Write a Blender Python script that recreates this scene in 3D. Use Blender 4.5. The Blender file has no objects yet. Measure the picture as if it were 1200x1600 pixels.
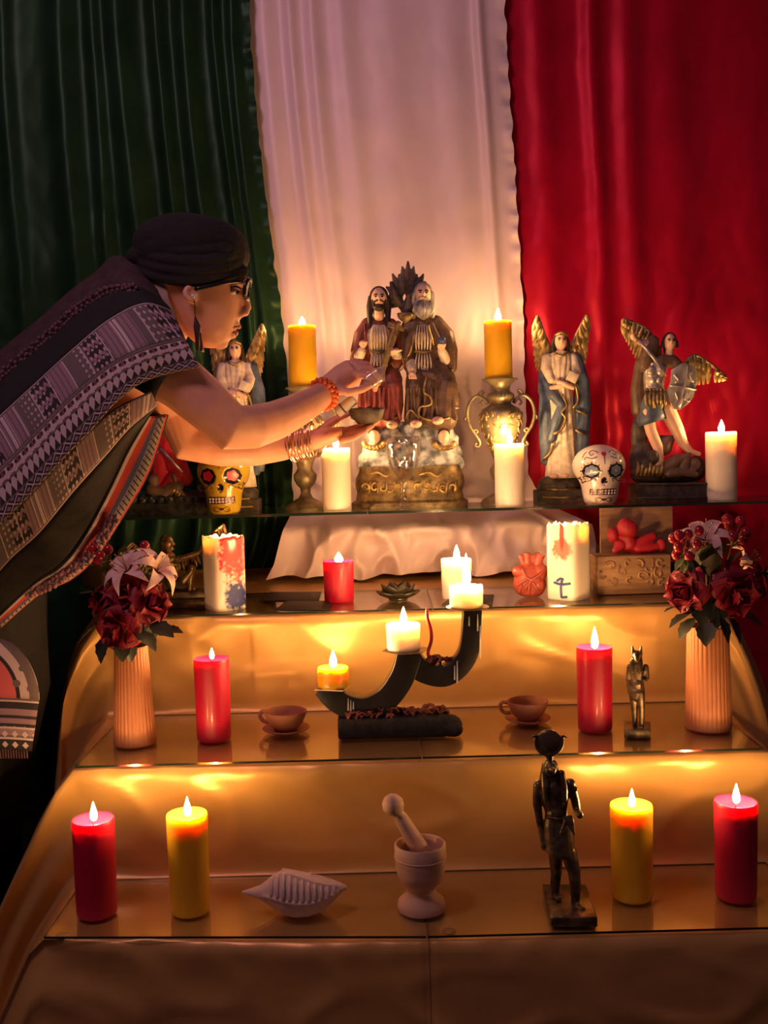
import bpy, math, random
from mathutils import Vector as V, Matrix, noise
from mathutils.bvhtree import BVHTree
random.seed(7)
R = math.radians
PI = math.pi

# ------------------------------------------------------------------ camera, world, lights, exposure
IW, IH, F = 1200, 1600, 1600.0
PITCH, ROLL = R(3.6), R(1.5)
CAM = V((0, 0, 1.12))
_f = V((0, math.cos(PITCH), -math.sin(PITCH)))
_r0, _u0 = V((1, 0, 0)), V((0, math.sin(PITCH), math.cos(PITCH)))
CR = _r0 * math.cos(ROLL) - _u0 * math.sin(ROLL)
CU = _u0 * math.cos(ROLL) + _r0 * math.sin(ROLL)
scene = bpy.context.scene
COL = scene.collection
cam = bpy.data.objects.new('camera', bpy.data.cameras.new('camera'))
COL.objects.link(cam)
cam.matrix_world = Matrix((( CR.x, CU.x, -_f.x, CAM.x), (CR.y, CU.y, -_f.y, CAM.y), (CR.z, CU.z, -_f.z, CAM.z), (0, 0, 0, 1)))
cam.data.sensor_fit = 'VERTICAL'
cam.data.sensor_height = 36.0
cam.data.lens = 36.0 * F / IH
cam.data.clip_start = 0.02
scene.camera = cam

world = bpy.data.worlds.new('room_air')
scene.world = world
world.use_nodes = True
world.node_tree.nodes['Background'].inputs[0].default_value = (0.50, 0.26, 0.31, 1)
world.node_tree.nodes['Background'].inputs[1].default_value = 0.09

def area_light(name, loc, target, size, power, color):
    l = bpy.data.lights.new(name, 'AREA'); l.shape = 'DISK'; l.size = size; l.energy = power; l.color = color
    o = bpy.data.objects.new(name, l); COL.objects.link(o); o.location = loc
    o.rotation_euler = (V(target) - V(loc)).to_track_quat('-Z', 'Y').to_euler()
    return o
area_light('room_lamp', (-1.1, 0.9, 2.95), (-0.1, 3.0, 1.6), 0.7, 14.0, (1.0, 0.54, 0.68))

vs = scene.view_settings
vs.view_transform = 'Standard'; vs.look = 'None'; vs.exposure = 0.28; vs.gamma = 1.0; vs.use_curve_mapping = False
scene.cycles.use_denoising = True
scene.cycles.use_adaptive_sampling = True
scene.cycles.adaptive_threshold = 0.025
scene.cycles.sample_clamp_indirect = 6.0
scene.cycles.max_bounces = 10
scene.cycles.transparent_max_bounces = 24
FLAME_POWER = 600.0          # emission of a candle flame

# ------------------------------------------------------------------ pixels to places
def ray(px, py):
    return CR * ((px - IW / 2) / F) - CU * ((py - IH / 2) / F) + _f
def at(px, py, D):
    d = ray(px, py); return CAM + d * (D / d.y)
def atz(px, py, Z):
    d = ray(px, py); return CAM + d * ((Z - CAM.z) / d.z)
def project(p):
    q = V(p) - CAM; z = q.dot(_f)
    return IW / 2 + F * q.dot(CR) / z, IH / 2 - F * q.dot(CU) / z
def mpp(p):                                   # metres for one pixel at a place
    return (V(p) - CAM).dot(_f) / F

# ------------------------------------------------------------------ mesh building
class MB:
    def __init__(s): s.v, s.f, s.uv = [], [], None
    def add(s, v, f):
        n = len(s.v); s.v += [V(p) for p in v]; s.f += [tuple(i + n for i in q) for q in f]; return s
    def grid(s, rows, close_u=False, close_v=False, cap=False):
        nr, nc = len(rows), len(rows[0]); f = []
        for i in range(nr if close_v else nr - 1):
            for j in range(nc if close_u else nc - 1):
                a, b = i, (i + 1) % nr; c, d = j, (j + 1) % nc
                f.append((a * nc + c, a * nc + d, b * nc + d, b * nc + c))
        if cap:
            f.append(tuple(reversed(range(nc)))); f.append(tuple((nr - 1) * nc + j for j in range(nc)))
        return s.add([p for r in rows for p in r], f)
    def ell(s, c, r, rot=None, n=14, m=10):
        c = V(c); r = (r, r, r) if not hasattr(r, '__len__') else r
        v = []; f = []
        for i in range(1, m):
            t = PI * i / m
            for j in range(n):
                a = 2 * PI * j / n
                v.append(V((r[0] * math.sin(t) * math.cos(a), r[1] * math.sin(t) * math.sin(a), r[2] * math.cos(t))))
        v += [V((0, 0, r[2])), V((0, 0, -r[2]))]
        for i in range(m - 2):
            for j in range(n):
                k = (j + 1) % n; f.append((i * n + j, (i + 1) * n + j, (i + 1) * n + k, i * n + k))
        T, B = len(v) - 2, len(v) - 1
        for j in range(n):
            k = (j + 1) % n; f.append((T, j, k)); f.append((B, (m - 2) * n + k, (m - 2) * n + j))
        if rot is not None: v = [rot @ p for p in v]
        return s.add([p + c for p in v], f)
    def tube(s, pts, rad, n=10, flat=None, ref=None):
        """swept tube; rad one number, a list, or a list of (a, b); flat scales the second axis"""
        pts = [V(p) for p in pts]; k = len(pts)
        if not hasattr(rad, '__len__'): rad = [rad] * k
        rows = []; nrm = None
        for i, p in enumerate(pts):
            t = (pts[min(i + 1, k - 1)] - pts[max(i - 1, 0)]).normalized()
            if nrm is None:
                a = V(ref) if ref is not None else (V((0, 1, 0)) if abs(t.y) < .9 else V((1, 0, 0)))
                nrm = (a - t * a.dot(t)).normalized()
            else:
                nrm = (nrm - t * nrm.dot(t)).normalized()
            b = t.cross(nrm)
            ra, rb = rad[i] if hasattr(rad[i], '__len__') else (rad[i], rad[i] * (flat or 1))
            rows.append([p + nrm * (ra * math.cos(2 * PI * j / n)) + b * (rb * math.sin(2 * PI * j / n)) for j in range(n)])
        return s.grid(rows, close_u=True, cap=True)
    def limb(s, pts, rad, n=12):               # rounded ends
        s.tube(pts, rad, n); r0 = rad[0] if hasattr(rad, '__len__') else rad; r1 = rad[-1] if hasattr(rad, '__len__') else rad
        r0 = max(r0) if hasattr(r0, '__len__') else r0; r1 = min(r1) if hasattr(r1, '__len__') else r1
        s.ell(pts[0], r0, n=n); s.ell(pts[-1], r1, n=n); return s
    def lathe(s, prof, n=32, c=(0, 0, 0), fn=None):
        c = V(c); rows = []
        for r, z in prof:
            rows.append([c + V(((fn(r, z, 2 * PI * j / n) if fn else r) * math.cos(2 * PI * j / n),
                                (fn(r, z, 2 * PI * j / n) if fn else r) * math.sin(2 * PI * j / n), z)) for j in range(n)])
        return s.grid(rows, close_u=True, cap=True)
    def box(s, c, size, rot=None, taper=1.0):
        c = V(c); x, y, z = size[0] / 2, size[1] / 2, size[2] / 2; v = []
        for sz, k in ((-z, 1.0), (z, taper)):
            v += [V((-x * k, -y * k, sz)), V((x * k, -y * k, sz)), V((x * k, y * k, sz)), V((-x * k, y * k, sz))]
        if rot is not None: v = [rot @ p for p in v]
        return s.add([p + c for p in v], [(3, 2, 1, 0), (4, 5, 6, 7), (0, 1, 5, 4), (1, 2, 6, 5), (2, 3, 7, 6), (3, 0, 4, 7)])
    def prism(s, pts, depth):                  # pts: outline points; depth: vector
        pts = [V(p) for p in pts]; n = len(pts); d = V(depth)
        f = [tuple(range(n)), tuple(reversed(range(n, 2 * n)))] + [(i, n + i, n + (i + 1) % n, (i + 1) % n) for i in range(n)]
        return s.add(pts + [p + d for p in pts], f)
    def build(s, name, mat, parent=None, remesh=None, smooth=True, bevel=None, sm=4, world=False, solid=None, sub=0, uv=None, auto=None):
        me = bpy.data.meshes.new(name); me.from_pydata([tuple(p) for p in s.v], [], s.f); me.update()
        o = bpy.data.objects.new(name, me); COL.objects.link(o)
        if uv:
            l = me.uv_layers.new(name='UVMap')
            for lp in me.loops: l.data[lp.index].uv = uv[lp.vertex_index]
        mods = False
        if solid:
            m = o.modifiers.new('s', 'SOLIDIFY'); m.thickness = solid; m.offset = 0; mods = True
        if remesh:
            m = o.modifiers.new('r', 'REMESH'); m.mode = 'VOXEL'; m.voxel_size = remesh
            if sm:
                m = o.modifiers.new('m', 'SMOOTH'); m.iterations = sm; m.factor = .5
            mods = True
        if bevel:
            m = o.modifiers.new('b', 'BEVEL'); m.width = bevel; m.segments = 2; m.limit_method = 'ANGLE'; m.angle_limit = R(35); mods = True
        if sub:
            m = o.modifiers.new('u', 'SUBSURF'); m.levels = sub; m.render_levels = sub; mods = True
        if mods: bake(o)
        me = o.data
        if auto is None: auto = 50 if bevel else 180
        if smooth:
            for p in me.polygons: p.use_smooth = True
            if auto < 180: me.set_sharp_from_angle(angle=R(auto))
        me.materials.clear(); me.materials.append(mat)
        if parent is not None:
            o.parent = parent
            if world: o.matrix_parent_inverse = Matrix.LocRotScale(parent.location, parent.rotation_euler, None).inverted()
        return o

def bake(o):
    dg = bpy.context.evaluated_depsgraph_get()
    me = bpy.data.meshes.new_from_object(o.evaluated_get(dg), preserve_all_data_layers=True, depsgraph=dg)
    old = o.data; o.modifiers.clear(); o.data = me; n = old.name
    bpy.data.meshes.remove(old); me.name = n

def tag(o, label, cat, group=None, kind=None):
    if label: o['label'] = label
    if cat: o['category'] = cat
    if group: o['group'] = group
    if kind: o['kind'] = kind
    return o
def struct(o, label=None):
    o['kind'] = 'structure'
    if label: o['label'] = label
    return o
def thing(name, label, cat, loc, group=None, rz=0):
    o = bpy.data.objects.new(name, None); COL.objects.link(o); o.location = loc; o.rotation_euler = (0, 0, rz)
    o.empty_display_size = .02
    return tag(o, label, cat, group)
def link(name, me, parent, loc=(0, 0, 0), rot=(0, 0, 0), scale=(1, 1, 1)):      # a piece that shares mesh data
    o = bpy.data.objects.new(name, me); COL.objects.link(o); o.parent = parent
    o.location = loc; o.rotation_euler = rot; o.scale = scale
    return o
def meshdata(mb, name, mat, **k):
    o = mb.build(name, mat, **k); me = o.data; bpy.data.objects.remove(o); return me
def frame_to(d, up=(0, 0, 1)):                 # rotation whose local z points along d
    return V(d).to_track_quat('Z', 'Y').to_matrix()

class Fig:
    """a thing traced in photo pixels: p(px, py, depth) gives a local place in metres, k metres per pixel"""
    def __init__(s, name, label, cat, cx, by, D, Z, group=None):
        d = ray(cx, by); x = (CAM + d * (D / d.y)).x
        s.o = thing(name, label, cat, (x, D, Z), group); s.cx, s.by = cx, by; s.k = mpp((x, D, Z))
        s.c, s.s = math.cos(ROLL), math.sin(ROLL); s.te = (CAM.z - Z) / D
    def p(s, px, py, y=0.0):                    # y in pixels, negative toward the camera
        a, b = px - s.cx, s.by - py - y * s.te
        return V(((a * s.c + b * s.s) * s.k, y * s.k, (-a * s.s + b * s.c) * s.k))
    def P(s, pts): return [s.p(*q) for q in pts]
    def R(s, rs): return [((r[0] * s.k, r[1] * s.k) if hasattr(r, '__len__') else r * s.k) for r in rs]

def crom(pts, n):                               # smooth curve through points
    pts = [V(p) for p in pts]; out = []
    for i in range(len(pts) - 1):
        p0 = pts[max(i - 1, 0)]; p1 = pts[i]; p2 = pts[i + 1]; p3 = pts[min(i + 2, len(pts) - 1)]
        for j in range(n):
            t = j / n
            out.append(.5 * (2 * p1 + (p2 - p0) * t + (2 * p0 - 5 * p1 + 4 * p2 - p3) * t * t + (3 * p1 - p0 - 3 * p2 + p3) * t ** 3))
    out.append(pts[-1]); return out
def lerp(a, b, t): return a + (b - a) * t
def interp(x, xs, ys):
    if x <= xs[0]: return ys[0]
    for i in range(len(xs) - 1):
        if x <= xs[i + 1]: return lerp(ys[i], ys[i + 1], (x - xs[i]) / (xs[i + 1] - xs[i]))
    return ys[-1]
def sstep(a, b, x):
    t = min(1, max(0, (x - a) / (b - a))); return t * t * (3 - 2 * t)
def nz(x, y, z=0.0): return noise.noise(V((x, y, z)))

# ------------------------------------------------------------------ materials
def pm(name, c, c2=None, scale=30, rough=.5, metal=0, bump=0, bscale=None, sss=0, srad=(1, .35, .12), sscale=.02, coat=0, sheen=0,
       spec=None, detail=4, stretch=(1, 1, 1), lo=.35, hi=.65, trans=0, ior=1.45, alpha=None, emit=None):
    m = bpy.data.materials.new(name); m.use_nodes = True
    nt = m.node_tree; b = nt.nodes['Principled BSDF']; L = nt.links
    b.inputs['Roughness'].default_value = rough; b.inputs['Metallic'].default_value = metal
    tc = nt.nodes.new('ShaderNodeTexCoord'); mp = nt.nodes.new('ShaderNodeMapping'); mp.inputs['Scale'].default_value = stretch
    L.new(tc.outputs['Object'], mp.inputs[0])
    nn = nt.nodes.new('ShaderNodeTexNoise'); nn.inputs['Scale'].default_value = scale; nn.inputs['Detail'].default_value = detail
    L.new(mp.outputs[0], nn.inputs['Vector'])
    rp = nt.nodes.new('ShaderNodeValToRGB'); rp.color_ramp.elements[0].position = lo; rp.color_ramp.elements[1].position = hi
    c2 = c2 or tuple(x * .82 for x in c)
    rp.color_ramp.elements[0].color = (*c2, 1); rp.color_ramp.elements[1].color = (*c, 1)
    L.new(nn.outputs[0], rp.inputs[0]); L.new(rp.outputs[0], b.inputs['Base Color'])
    if bump:
        n2 = nt.nodes.new('ShaderNodeTexNoise'); n2.inputs['Scale'].default_value = bscale or scale * 2; n2.inputs['Detail'].default_value = 5
        L.new(mp.outputs[0], n2.inputs['Vector'])
        bp = nt.nodes.new('ShaderNodeBump'); bp.inputs['Strength'].default_value = bump; bp.inputs['Distance'].default_value = .004
        L.new(n2.outputs[0], bp.inputs['Height']); L.new(bp.outputs[0], b.inputs['Normal'])
    if sss:
        b.inputs['Subsurface Weight'].default_value = sss; b.inputs['Subsurface Radius'].default_value = srad; b.inputs['Subsurface Scale'].default_value = sscale
    if coat: b.inputs['Coat Weight'].default_value = coat; b.inputs['Coat Roughness'].default_value = .08
    if sheen: b.inputs['Sheen Weight'].default_value = sheen
    if spec is not None: b.inputs['Specular IOR Level'].default_value = spec
    if trans: b.inputs['Transmission Weight'].default_value = trans; b.inputs['IOR'].default_value = ior
    if alpha is not None: b.inputs['Alpha'].default_value = alpha
    return m
def clear_glass(name, tint, rough=.0, ior=1.5, base=.0, haze=None):
    """thin clear glass: Fresnel reflection over a tinted see-through sheet, so light passes"""
    m = bpy.data.materials.new(name); m.use_nodes = True; nt = m.node_tree; L = nt.links
    nt.nodes.remove(nt.nodes['Principled BSDF']); out = nt.nodes['Material Output']
    tr = nt.nodes.new('ShaderNodeBsdfTransparent'); tr.inputs[0].default_value = (*tint, 1)
    gl = nt.nodes.new('ShaderNodeBsdfGlossy'); gl.inputs['Roughness'].default_value = rough; gl.inputs[0].default_value = (1, 1, 1, 1)
    fr = nt.nodes.new('ShaderNodeFresnel'); ge = nt.nodes.new('ShaderNodeNewGeometry'); io = nt.nodes.new('ShaderNodeMapRange')
    io.inputs[3].default_value = ior; io.inputs[4].default_value = 1 / ior
    L.new(ge.outputs['Backfacing'], io.inputs[0]); L.new(io.outputs[0], fr.inputs[0])
    ad = nt.nodes.new('ShaderNodeMath'); ad.operation = 'ADD'; ad.inputs[1].default_value = base; ad.use_clamp = True
    mx = nt.nodes.new('ShaderNodeMixShader'); L.new(fr.outputs[0], ad.inputs[0]); L.new(ad.outputs[0], mx.inputs[0])
    if haze:
        df = nt.nodes.new('ShaderNodeBsdfDiffuse'); df.inputs[0].default_value = (*haze[:3], 1)
        m2 = nt.nodes.new('ShaderNodeMixShader'); m2.inputs[0].default_value = haze[3]
        L.new(tr.outputs[0], m2.inputs[1]); L.new(df.outputs[0], m2.inputs[2]); L.new(m2.outputs[0], mx.inputs[1])
    else: L.new(tr.outputs[0], mx.inputs[1])
    L.new(gl.outputs[0], mx.inputs[2]); L.new(mx.outputs[0], out.inputs[0])
    return m
def emit_mat(name, c, s):
    m = bpy.data.materials.new(name); m.use_nodes = True; nt = m.node_tree
    nt.nodes.remove(nt.nodes['Principled BSDF']); e = nt.nodes.new('ShaderNodeEmission')
    e.inputs[0].default_value = (*c, 1); e.inputs[1].default_value = s
    nt.links.new(e.outputs[0], nt.nodes['Material Output'].inputs[0]); return m

M = {}
M['flame'] = emit_mat('flame', (1.0, .54, .20), FLAME_POWER)
M['wick'] = pm('wick', (.02, .015, .012), rough=.9)
WAX = dict(rough=.46, sss=.85, scale=14, lo=.2, hi=.8, coat=.12, bump=.06, bscale=60)
M['wax_white'] = pm('wax_white', (.88, .80, .70), (.84, .74, .62), srad=(1, .88, .7), sscale=.032, **WAX)
M['wax_yellow'] = pm('wax_yellow', (.95, .56, .012), (.92, .51, .010), srad=(.8, 1, .5), sscale=.015, **WAX)
M['wax_red'] = pm('wax_red', (.55, .003, .042), (.48, .002, .034), srad=(1, .10, .30), sscale=.030, **WAX)
M['gold_cloth'] = pm('gold_satin', (.68, .38, .120), (.62, .34, .10), scale=9, rough=.38, metal=.38, bump=.35, bscale=9, stretch=(1, 1, 1))
M['green'] = pm('green_satin', (.014, .046, .021), (.010, .033, .015), scale=7, rough=.42, metal=.35, spec=.12, bump=.06, bscale=60)
M['white_cloth'] = pm('white_satin', (.80, .625, .66), (.76, .58, .62), scale=7, rough=.48, metal=.04, bump=.06, bscale=60)
M['red_cloth'] = pm('red_satin', (.47, .004, .032), (.40, .003, .025), scale=7, rough=.42, metal=.25, spec=.15, bump=.06, bscale=60)
M['glass'] = clear_glass('shelf_glass', (.93, .955, .93))
M['glass_edge'] = pm('glass_edge', (.012, .022, .014), rough=.12, spec=.8)
M['clear'] = clear_glass('goblet_glass', (.95, .95, .94), base=.10)
M['floor'] = pm('floor_boards', (.07, .045, .035), rough=.6, scale=12, bump=.1)
M['wall'] = pm('wall_plaster', (.10, .08, .08), rough=.9, scale=20, bump=.1)

# ------------------------------------------------------------------ the setting
Z1, Z2, Z3, Z4 = .300, .522, .750, .953       # tops of the four glass levels
D1, D2, D3, D4 = 1.675, 1.948, 2.328, 2.700   # their front edges
DW = 3.18                                      # the wall
XL, XR = -.605, .725
struct(MB().box((0, 1.2, -.02), (7, 6, .04)).build('floor', M['floor'], smooth=False), 'dark floor of the dim room')
struct(MB().box((0, DW + .05, 1.6), (7, .10, 3.3)).build('wall_back', M['wall'], smooth=False), 'dark wall behind the hanging cloths')

def edge_x(tab, D):                            # pixel border line -> X as a function of Z on the plane D
    pts = [at(px, py, D) for px, py in tab]; pts.sort(key=lambda p: p.z)
    zs, xs = [p.z for p in pts], [p.x for p in pts]
    return lambda z: interp(z, zs, xs)

def curtain(name, label, mat, xl, xr, D, zt, zb, folds, seed, nx, nzz, ruffle=None, crumple=None, amp=1.0):
    rows = []; uvn = MB()
    for i in range(nzz + 1):
        t = i / nzz; row = []
        for j in range(nx + 1):
            s = j / nx
            zbj = zb(s); z = lerp(zbj, zt, t)
            a, b = xl(z), xr(z); x = lerp(a, b, s); w = b - a
            y = 0
            for (c, wd, am, dr) in folds:       # pleats: centre, width, depth, sideways drift toward the bottom
                cc = c + dr * (1 - t) + .012 * nz(z * 1.3, c * 17, seed)
                q = (s - cc) / wd
                y -= am * math.exp(-q * q)
            y += .006 * nz(x * 6 + seed, z * .8, seed) + .0010 * nz(x * 22, z * 2.2, seed + 3)
            y *= amp
            y += (.006 * (1 - 2.6 * abs(nz(x * 6 + 3 + z, z * 5 - x, seed + 5))) + .0035 * (1 - 2.6 * abs(nz(x * 15 - z * 4, z * 9 + x * 3, seed + 9)))) * (.25 + .75 * sstep(2.1, 1.2, z))
            if ruffle:
                for side, zz in ruffle:
                    e = (1 - s) if side == 'r' else s
                    k = math.exp(-(e * w / .022) ** 2)
                    y -= k * .016 * nz(z * 34, seed, 1.7); x += k * .007 * nz(z * 22, seed, 8.1)
            if crumple: dx, dy, dz_ = crumple(s, z, x); x += dx; y += dy; z += dz_
            row.append(V((x, D + y, z)))
        rows.append(row)
    o = MB().grid(rows).build(name, mat)
    return tag(o, label, 'curtain', 'flag-coloured satin curtains')

GW = [(388, -60), (392, 60), (403, 200), (414, 300), (428, 400), (440, 490), (449, 590), (455, 700), (458, 790), (452, 830), (440, 870), (425, 900)]
WR = [(788, -60), (792, 60), (803, 230), (812, 380), (819, 490), (823, 640), (826, 740), (850, 785), (905, 812), (915, 900)]
rnd = random.Random(3)
def zb_white(s): return Z3 + .002 + .016 * abs(math.sin(s * 9 + .6)) + .008 * nz(s * 14, 3.3)
def crump_white(s, z, x):
    k = sstep(.95, .885, z)
    a = nz(x * 8 + 2, z * 9, 4.4); b = nz(x * 17 - 1, z * 13, 1.4)
    return 0.012 * k * b, -k * (.045 * (1 - 2.4 * abs(a)) + .02 * (1 - 2.2 * abs(b)) + .20), 0
curtain('curtain', 'dark green satin curtain hanging behind the woman', M['green'], lambda z: -1.55, edge_x(GW, 3.05), 3.05, 2.75,
        lambda s: Z3 + .02 - .70 * sstep(.60, .45, s), [(.10, .05, .03, 0), (.22, .03, .035, 0), (.40, .02, .03, 0), (.545, .03, .05, -.02), (.62, .018, .035, -.012), (.685, .03, .06, .0), (.775, .018, .05, .012),
        (.84, .022, .05, .02), (.905, .012, .035, .022), (.955, .014, .03, .01)], 1.0, 230, 190, ruffle=[('r', 0)], amp=.62)
curtain('curtain', 'pinkish white satin curtain hanging behind the seated pair statue', M['white_cloth'], lambda z: edge_x(GW, 3.09)(z) - .07 * sstep(.98, 1.05, z) - .0, edge_x(WR, 3.08), 3.09, 2.75,
        zb_white, [(.13, .035, .03, .02), (.22, .022, .04, .03), (.30, .028, .035, .03), (.41, .04, .025, .02), (.58, .07, .02, 0), (.80, .06, .02, 0), (.90, .02, .035, .0)],
        2.0, 170, 200, ruffle=[('r', 0)], crumple=crump_white, amp=.5)
curtain('curtain', 'deep red satin curtain hanging behind the winged statues', M['red_cloth'], lambda z: edge_x(WR, 3.12)(z) - .10, lambda z: 1.65, 3.12, 2.75,
        lambda s: Z3 - .70 * sstep(.45, .55, s), [(.14, .03, .035, .0), (.255, .022, .05, 0), (.335, .03, .05, .0), (.44, .05, .04, -.01), (.60, .07, .035, .01), (.70, .025, .04, .02), (.84, .06, .04, 0)],
        3.0, 200, 170, amp=.42)

# ------------------------------------------------------------------ gold cloth over the stepped altar
G = .003                                        # cloth lies this far under the glass
prof = [(D1 - .004, .0), (D1 - .006, .15), (D1 - .007, Z1 - .03), (D1 - .004, Z1 - .012), (D1 + .003, Z1 - .008), (D1 + .02, Z1 - .0065),
        (D2 - .03, Z1 - .0065), (D2 - .008, Z1 - .004), (D2 - .0005, Z1 + .012), (D2 - .0, Z1 + .11), (D2 - .007, Z2 - .03), (D2 - .004, Z2 - .012), (D2 + .003, Z2 - .008), (D2 + .02, Z2 - .0065),
        (D3 - .03, Z2 - .0065), (D3 - .008, Z2 - .004), (D3 - .0005, Z2 + .012), (D3 - .0, Z2 + .115), (D3 - .007, Z3 - .03), (D3 - .004, Z3 - .012), (D3 + .003, Z3 - .008), (D3 + .02, Z3 - .0065),
        (2.66, Z3 - .0065), (2.80, Z3 - .004), (3.10, Z3 - .004), (3.125, Z3 + .09)]
pp = []
for (a, b) in zip(prof[:-1], prof[1:]):
    n = max(1, int(math.hypot(b[0] - a[0], b[1] - a[1]) / .010))
    for i in range(n): pp.append((lerp(a[0], b[0], i / n), lerp(a[1], b[1], i / n)))
pp.append(prof[-1])
def front_shift(x, D):                           # the left half of the lowest step runs slightly back
    return .034 * sstep(.05, -.62, x) * sstep(D2, D1 + .12, D) if x < .05 else 0
def cloth_pt(x, D, Z):
    riser = 0
    for (za, zb, dd) in ((0, Z1, D1), (Z1, Z2, D2), (Z2, Z3, D3)):
        if za + .005 < Z < zb - .009 and abs(D - dd) < .012:
            h = (Z - za) / (zb - za); top = zb - Z
            riser = .010 * nz(x * 3.1 + za * 9, Z * 5, 2.2) * math.sin(PI * min(1, h * 1.02)) + .0035 * nz(x * 11, Z * 14, za * 30)
            riser += .006 * nz(x * 24, za * 7, 5.5) * math.exp(-((top - .016) / .012) ** 2)
            riser += .022 * abs(nz(x * 5 + 9, Z * 7 + x * 4, za)) * sstep(-.25, -.58, x) - .006 * max(0, 1 - 5 * abs(nz(x * 4 + Z * 5, Z * 7 - x * 2, za + 4.1))) * math.sin(PI * h)
            if za == 0: riser -= .03 * (1 - h) * (1 + .6 * nz(x * 3, .3, 9))
            riser += .0045 * math.exp(-((x - .056) / .0035) ** 2)
    d = D + front_shift(x, D) + (riser if D < 3 else 0)
    z = Z
    if abs(riser) == 0 and D < 2.66: z += .0022 * nz(x * 9, D * 11, 4.2) - .001
    elif D >= 2.66: z += .008 * max(0, nz(x * 6, D * 7, 7.7)) * sstep(2.66, 2.76, D) * sstep(3.08, 3.02, D)
    return V((x, d, z))
rows = []
NX = 150
for (D, Z) in pp:
    row = []; XL, XR = interp(D, (D1, D2, D3, 2.4), (-.605, -.615, -.655, -.69)), interp(D, (D1, D2, D3, 2.4), (.735, .735, .76, .79))
    nS = 12
    for k in range(nS, 0, -1):                  # left fall, spreading outward
        t = k / nS; z = Z * (1 - t); dz = Z - z; cap = interp(D, (D3 - .03, D3), (.20, .085)); out = cap * math.tanh(.56 * dz / cap) + .012 * sstep(0, .1, t)
        f = .030 * nz(D * 9, z * 4, 3.1) * t + .02 * nz(D * 21, z * 3, 1.1) * sstep(0, .4, t)
        c = cloth_pt(XL, D, Z); row.append(V((XL - out + f, c.y - .10 * dz + .02 * nz(z * 7, D * 5, 9.3) * t, z)))
    for j in range(NX + 1): row.append(cloth_pt(lerp(XL, XR, j / NX), D, Z))
    for k in range(1, nS + 1):
        t = k / nS; z = Z * (1 - t); dz = Z - z; out = .14 * math.tanh(.42 * dz / .14) + .012 * sstep(0, .1, t)
        f = .030 * nz(D * 9, z * 4, 6.1) * t + .02 * nz(D * 21, z * 3, 8.1) * sstep(0, .4, t)
        row.append(V((XR + out + f, cloth_pt(XR, D, Z).y - .10 * dz, z)))
    rows.append(row)
XL, XR = -.605, .725
cloth = tag(MB().grid(rows).build('altar_cloth', M['gold_cloth']), 'gold satin cloth draped over the stepped altar', 'cloth')
# stitched seam down the middle of the cloth
sm_ = MB(); M['seam'] = pm('seam_thread', (.40, .22, .08), rough=.6)
sm_.tube([cloth_pt(.056, D, Z) + V((0, -.0012 if Z < Z1 + 1 else 0, .0008)) for D, Z in pp if D < D2 + .02], .0011, n=6)
sm_.build('seam', M['seam'], cloth)

# ------------------------------------------------------------------ glass shelves
def glass_panel(label, x0, x1, d0, d1, z, th, shift=False):
    bx = MB(); root = thing('glass_shelf', label, 'shelf', ((x0 + x1) / 2, (d0 + d1) / 2, z - th), 'glass shelf panels')
    def c(x, d): return V((x, d + (front_shift(x, D1) if shift and d == d0 else 0), 0)) - V((root.location.x, root.location.y, 0))
    q = [c(x0, d0), c(x1, d0), c(x1, d1), c(x0, d1)]
    top = MB(); h = V((0, 0, th)); top.add(q + [p + h for p in q], [(3, 2, 1, 0), (4, 5, 6, 7)])
    top.build('pane', M['glass'], root, smooth=False)
    e = MB(); e.add(q + [p + h for p in q], [(0, 1, 5, 4), (1, 2, 6, 5), (2, 3, 7, 6), (3, 0, 4, 7)])
    e.build('polished_edge', M['glass_edge'], root, smooth=False)
    return root
bump_me = None
def bumper(root, x, d):
    global bump_me
    if bump_me is None:
        bump_me = meshdata(MB().lathe([(.0, 0), (.010, 0), (.0115, .0012), (.0105, .0024), (0, .0026)], 20), 'bumper', pm('bumper', (.35, .20, .09), rough=.3))
    link('bumper', bump_me, root, V((x, d, Z1 - .0065)) - root.location)
g = glass_panel('lower glass shelf panel carrying the shell and two pillar candles', XL + .004, .052, D1 - .004, D2 - .012, Z1, .004, True)
bumper(g, -.575, D1 + .045)
g = glass_panel('lower glass shelf panel carrying the sun-disc statuette', .055, XR - .004, D1 - .004, D2 - .012, Z1, .004)
bumper(g, .092, D1 + .022)
glass_panel('middle glass shelf panel under the black candle holder', XL - .005, .060, D2 - .004, D3 - .012, Z2, .004)
glass_panel('middle glass shelf panel under the jackal-headed statuette', .062, XR - .004, D2 - .004, D3 - .012, Z2, .004)
glass_panel('upper glass shelf panel under the lotus bowl and short red candle', -.645, .105, D3 - .004, 2.655, Z3, .004)
glass_panel('upper glass shelf panel under the red heart and carved box', .107, .75, D3 - .004, 2.655, Z3, .004)
glass_panel('topmost glass shelf panel under the yellow skull', -.86, -.045, D4, 3.0, Z4, .007)
glass_panel('topmost glass shelf panel under the goblet and winged statues', -.043, 1.27, D4, 3.0, Z4, .007)
M['dark_wood'] = pm('dark_wood', (.05, .025, .015), rough=.5, scale=20, stretch=(1, 1, 6))
for x, l in ((-.82, 'dark wooden block propping the top shelf behind the woman'), (1.215, 'dark wooden block propping the far end of the top shelf')):
    tag(MB().box((x, 2.90, (Z3 + Z4 - .007) / 2 - .001 if x < 1 else (Z4 - .007) / 2), (.06, .10, Z4 - Z3 - .007 if x < 1 else Z4 - .007)).build('support_block', M['dark_wood'], bevel=.003), l, 'block')

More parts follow.
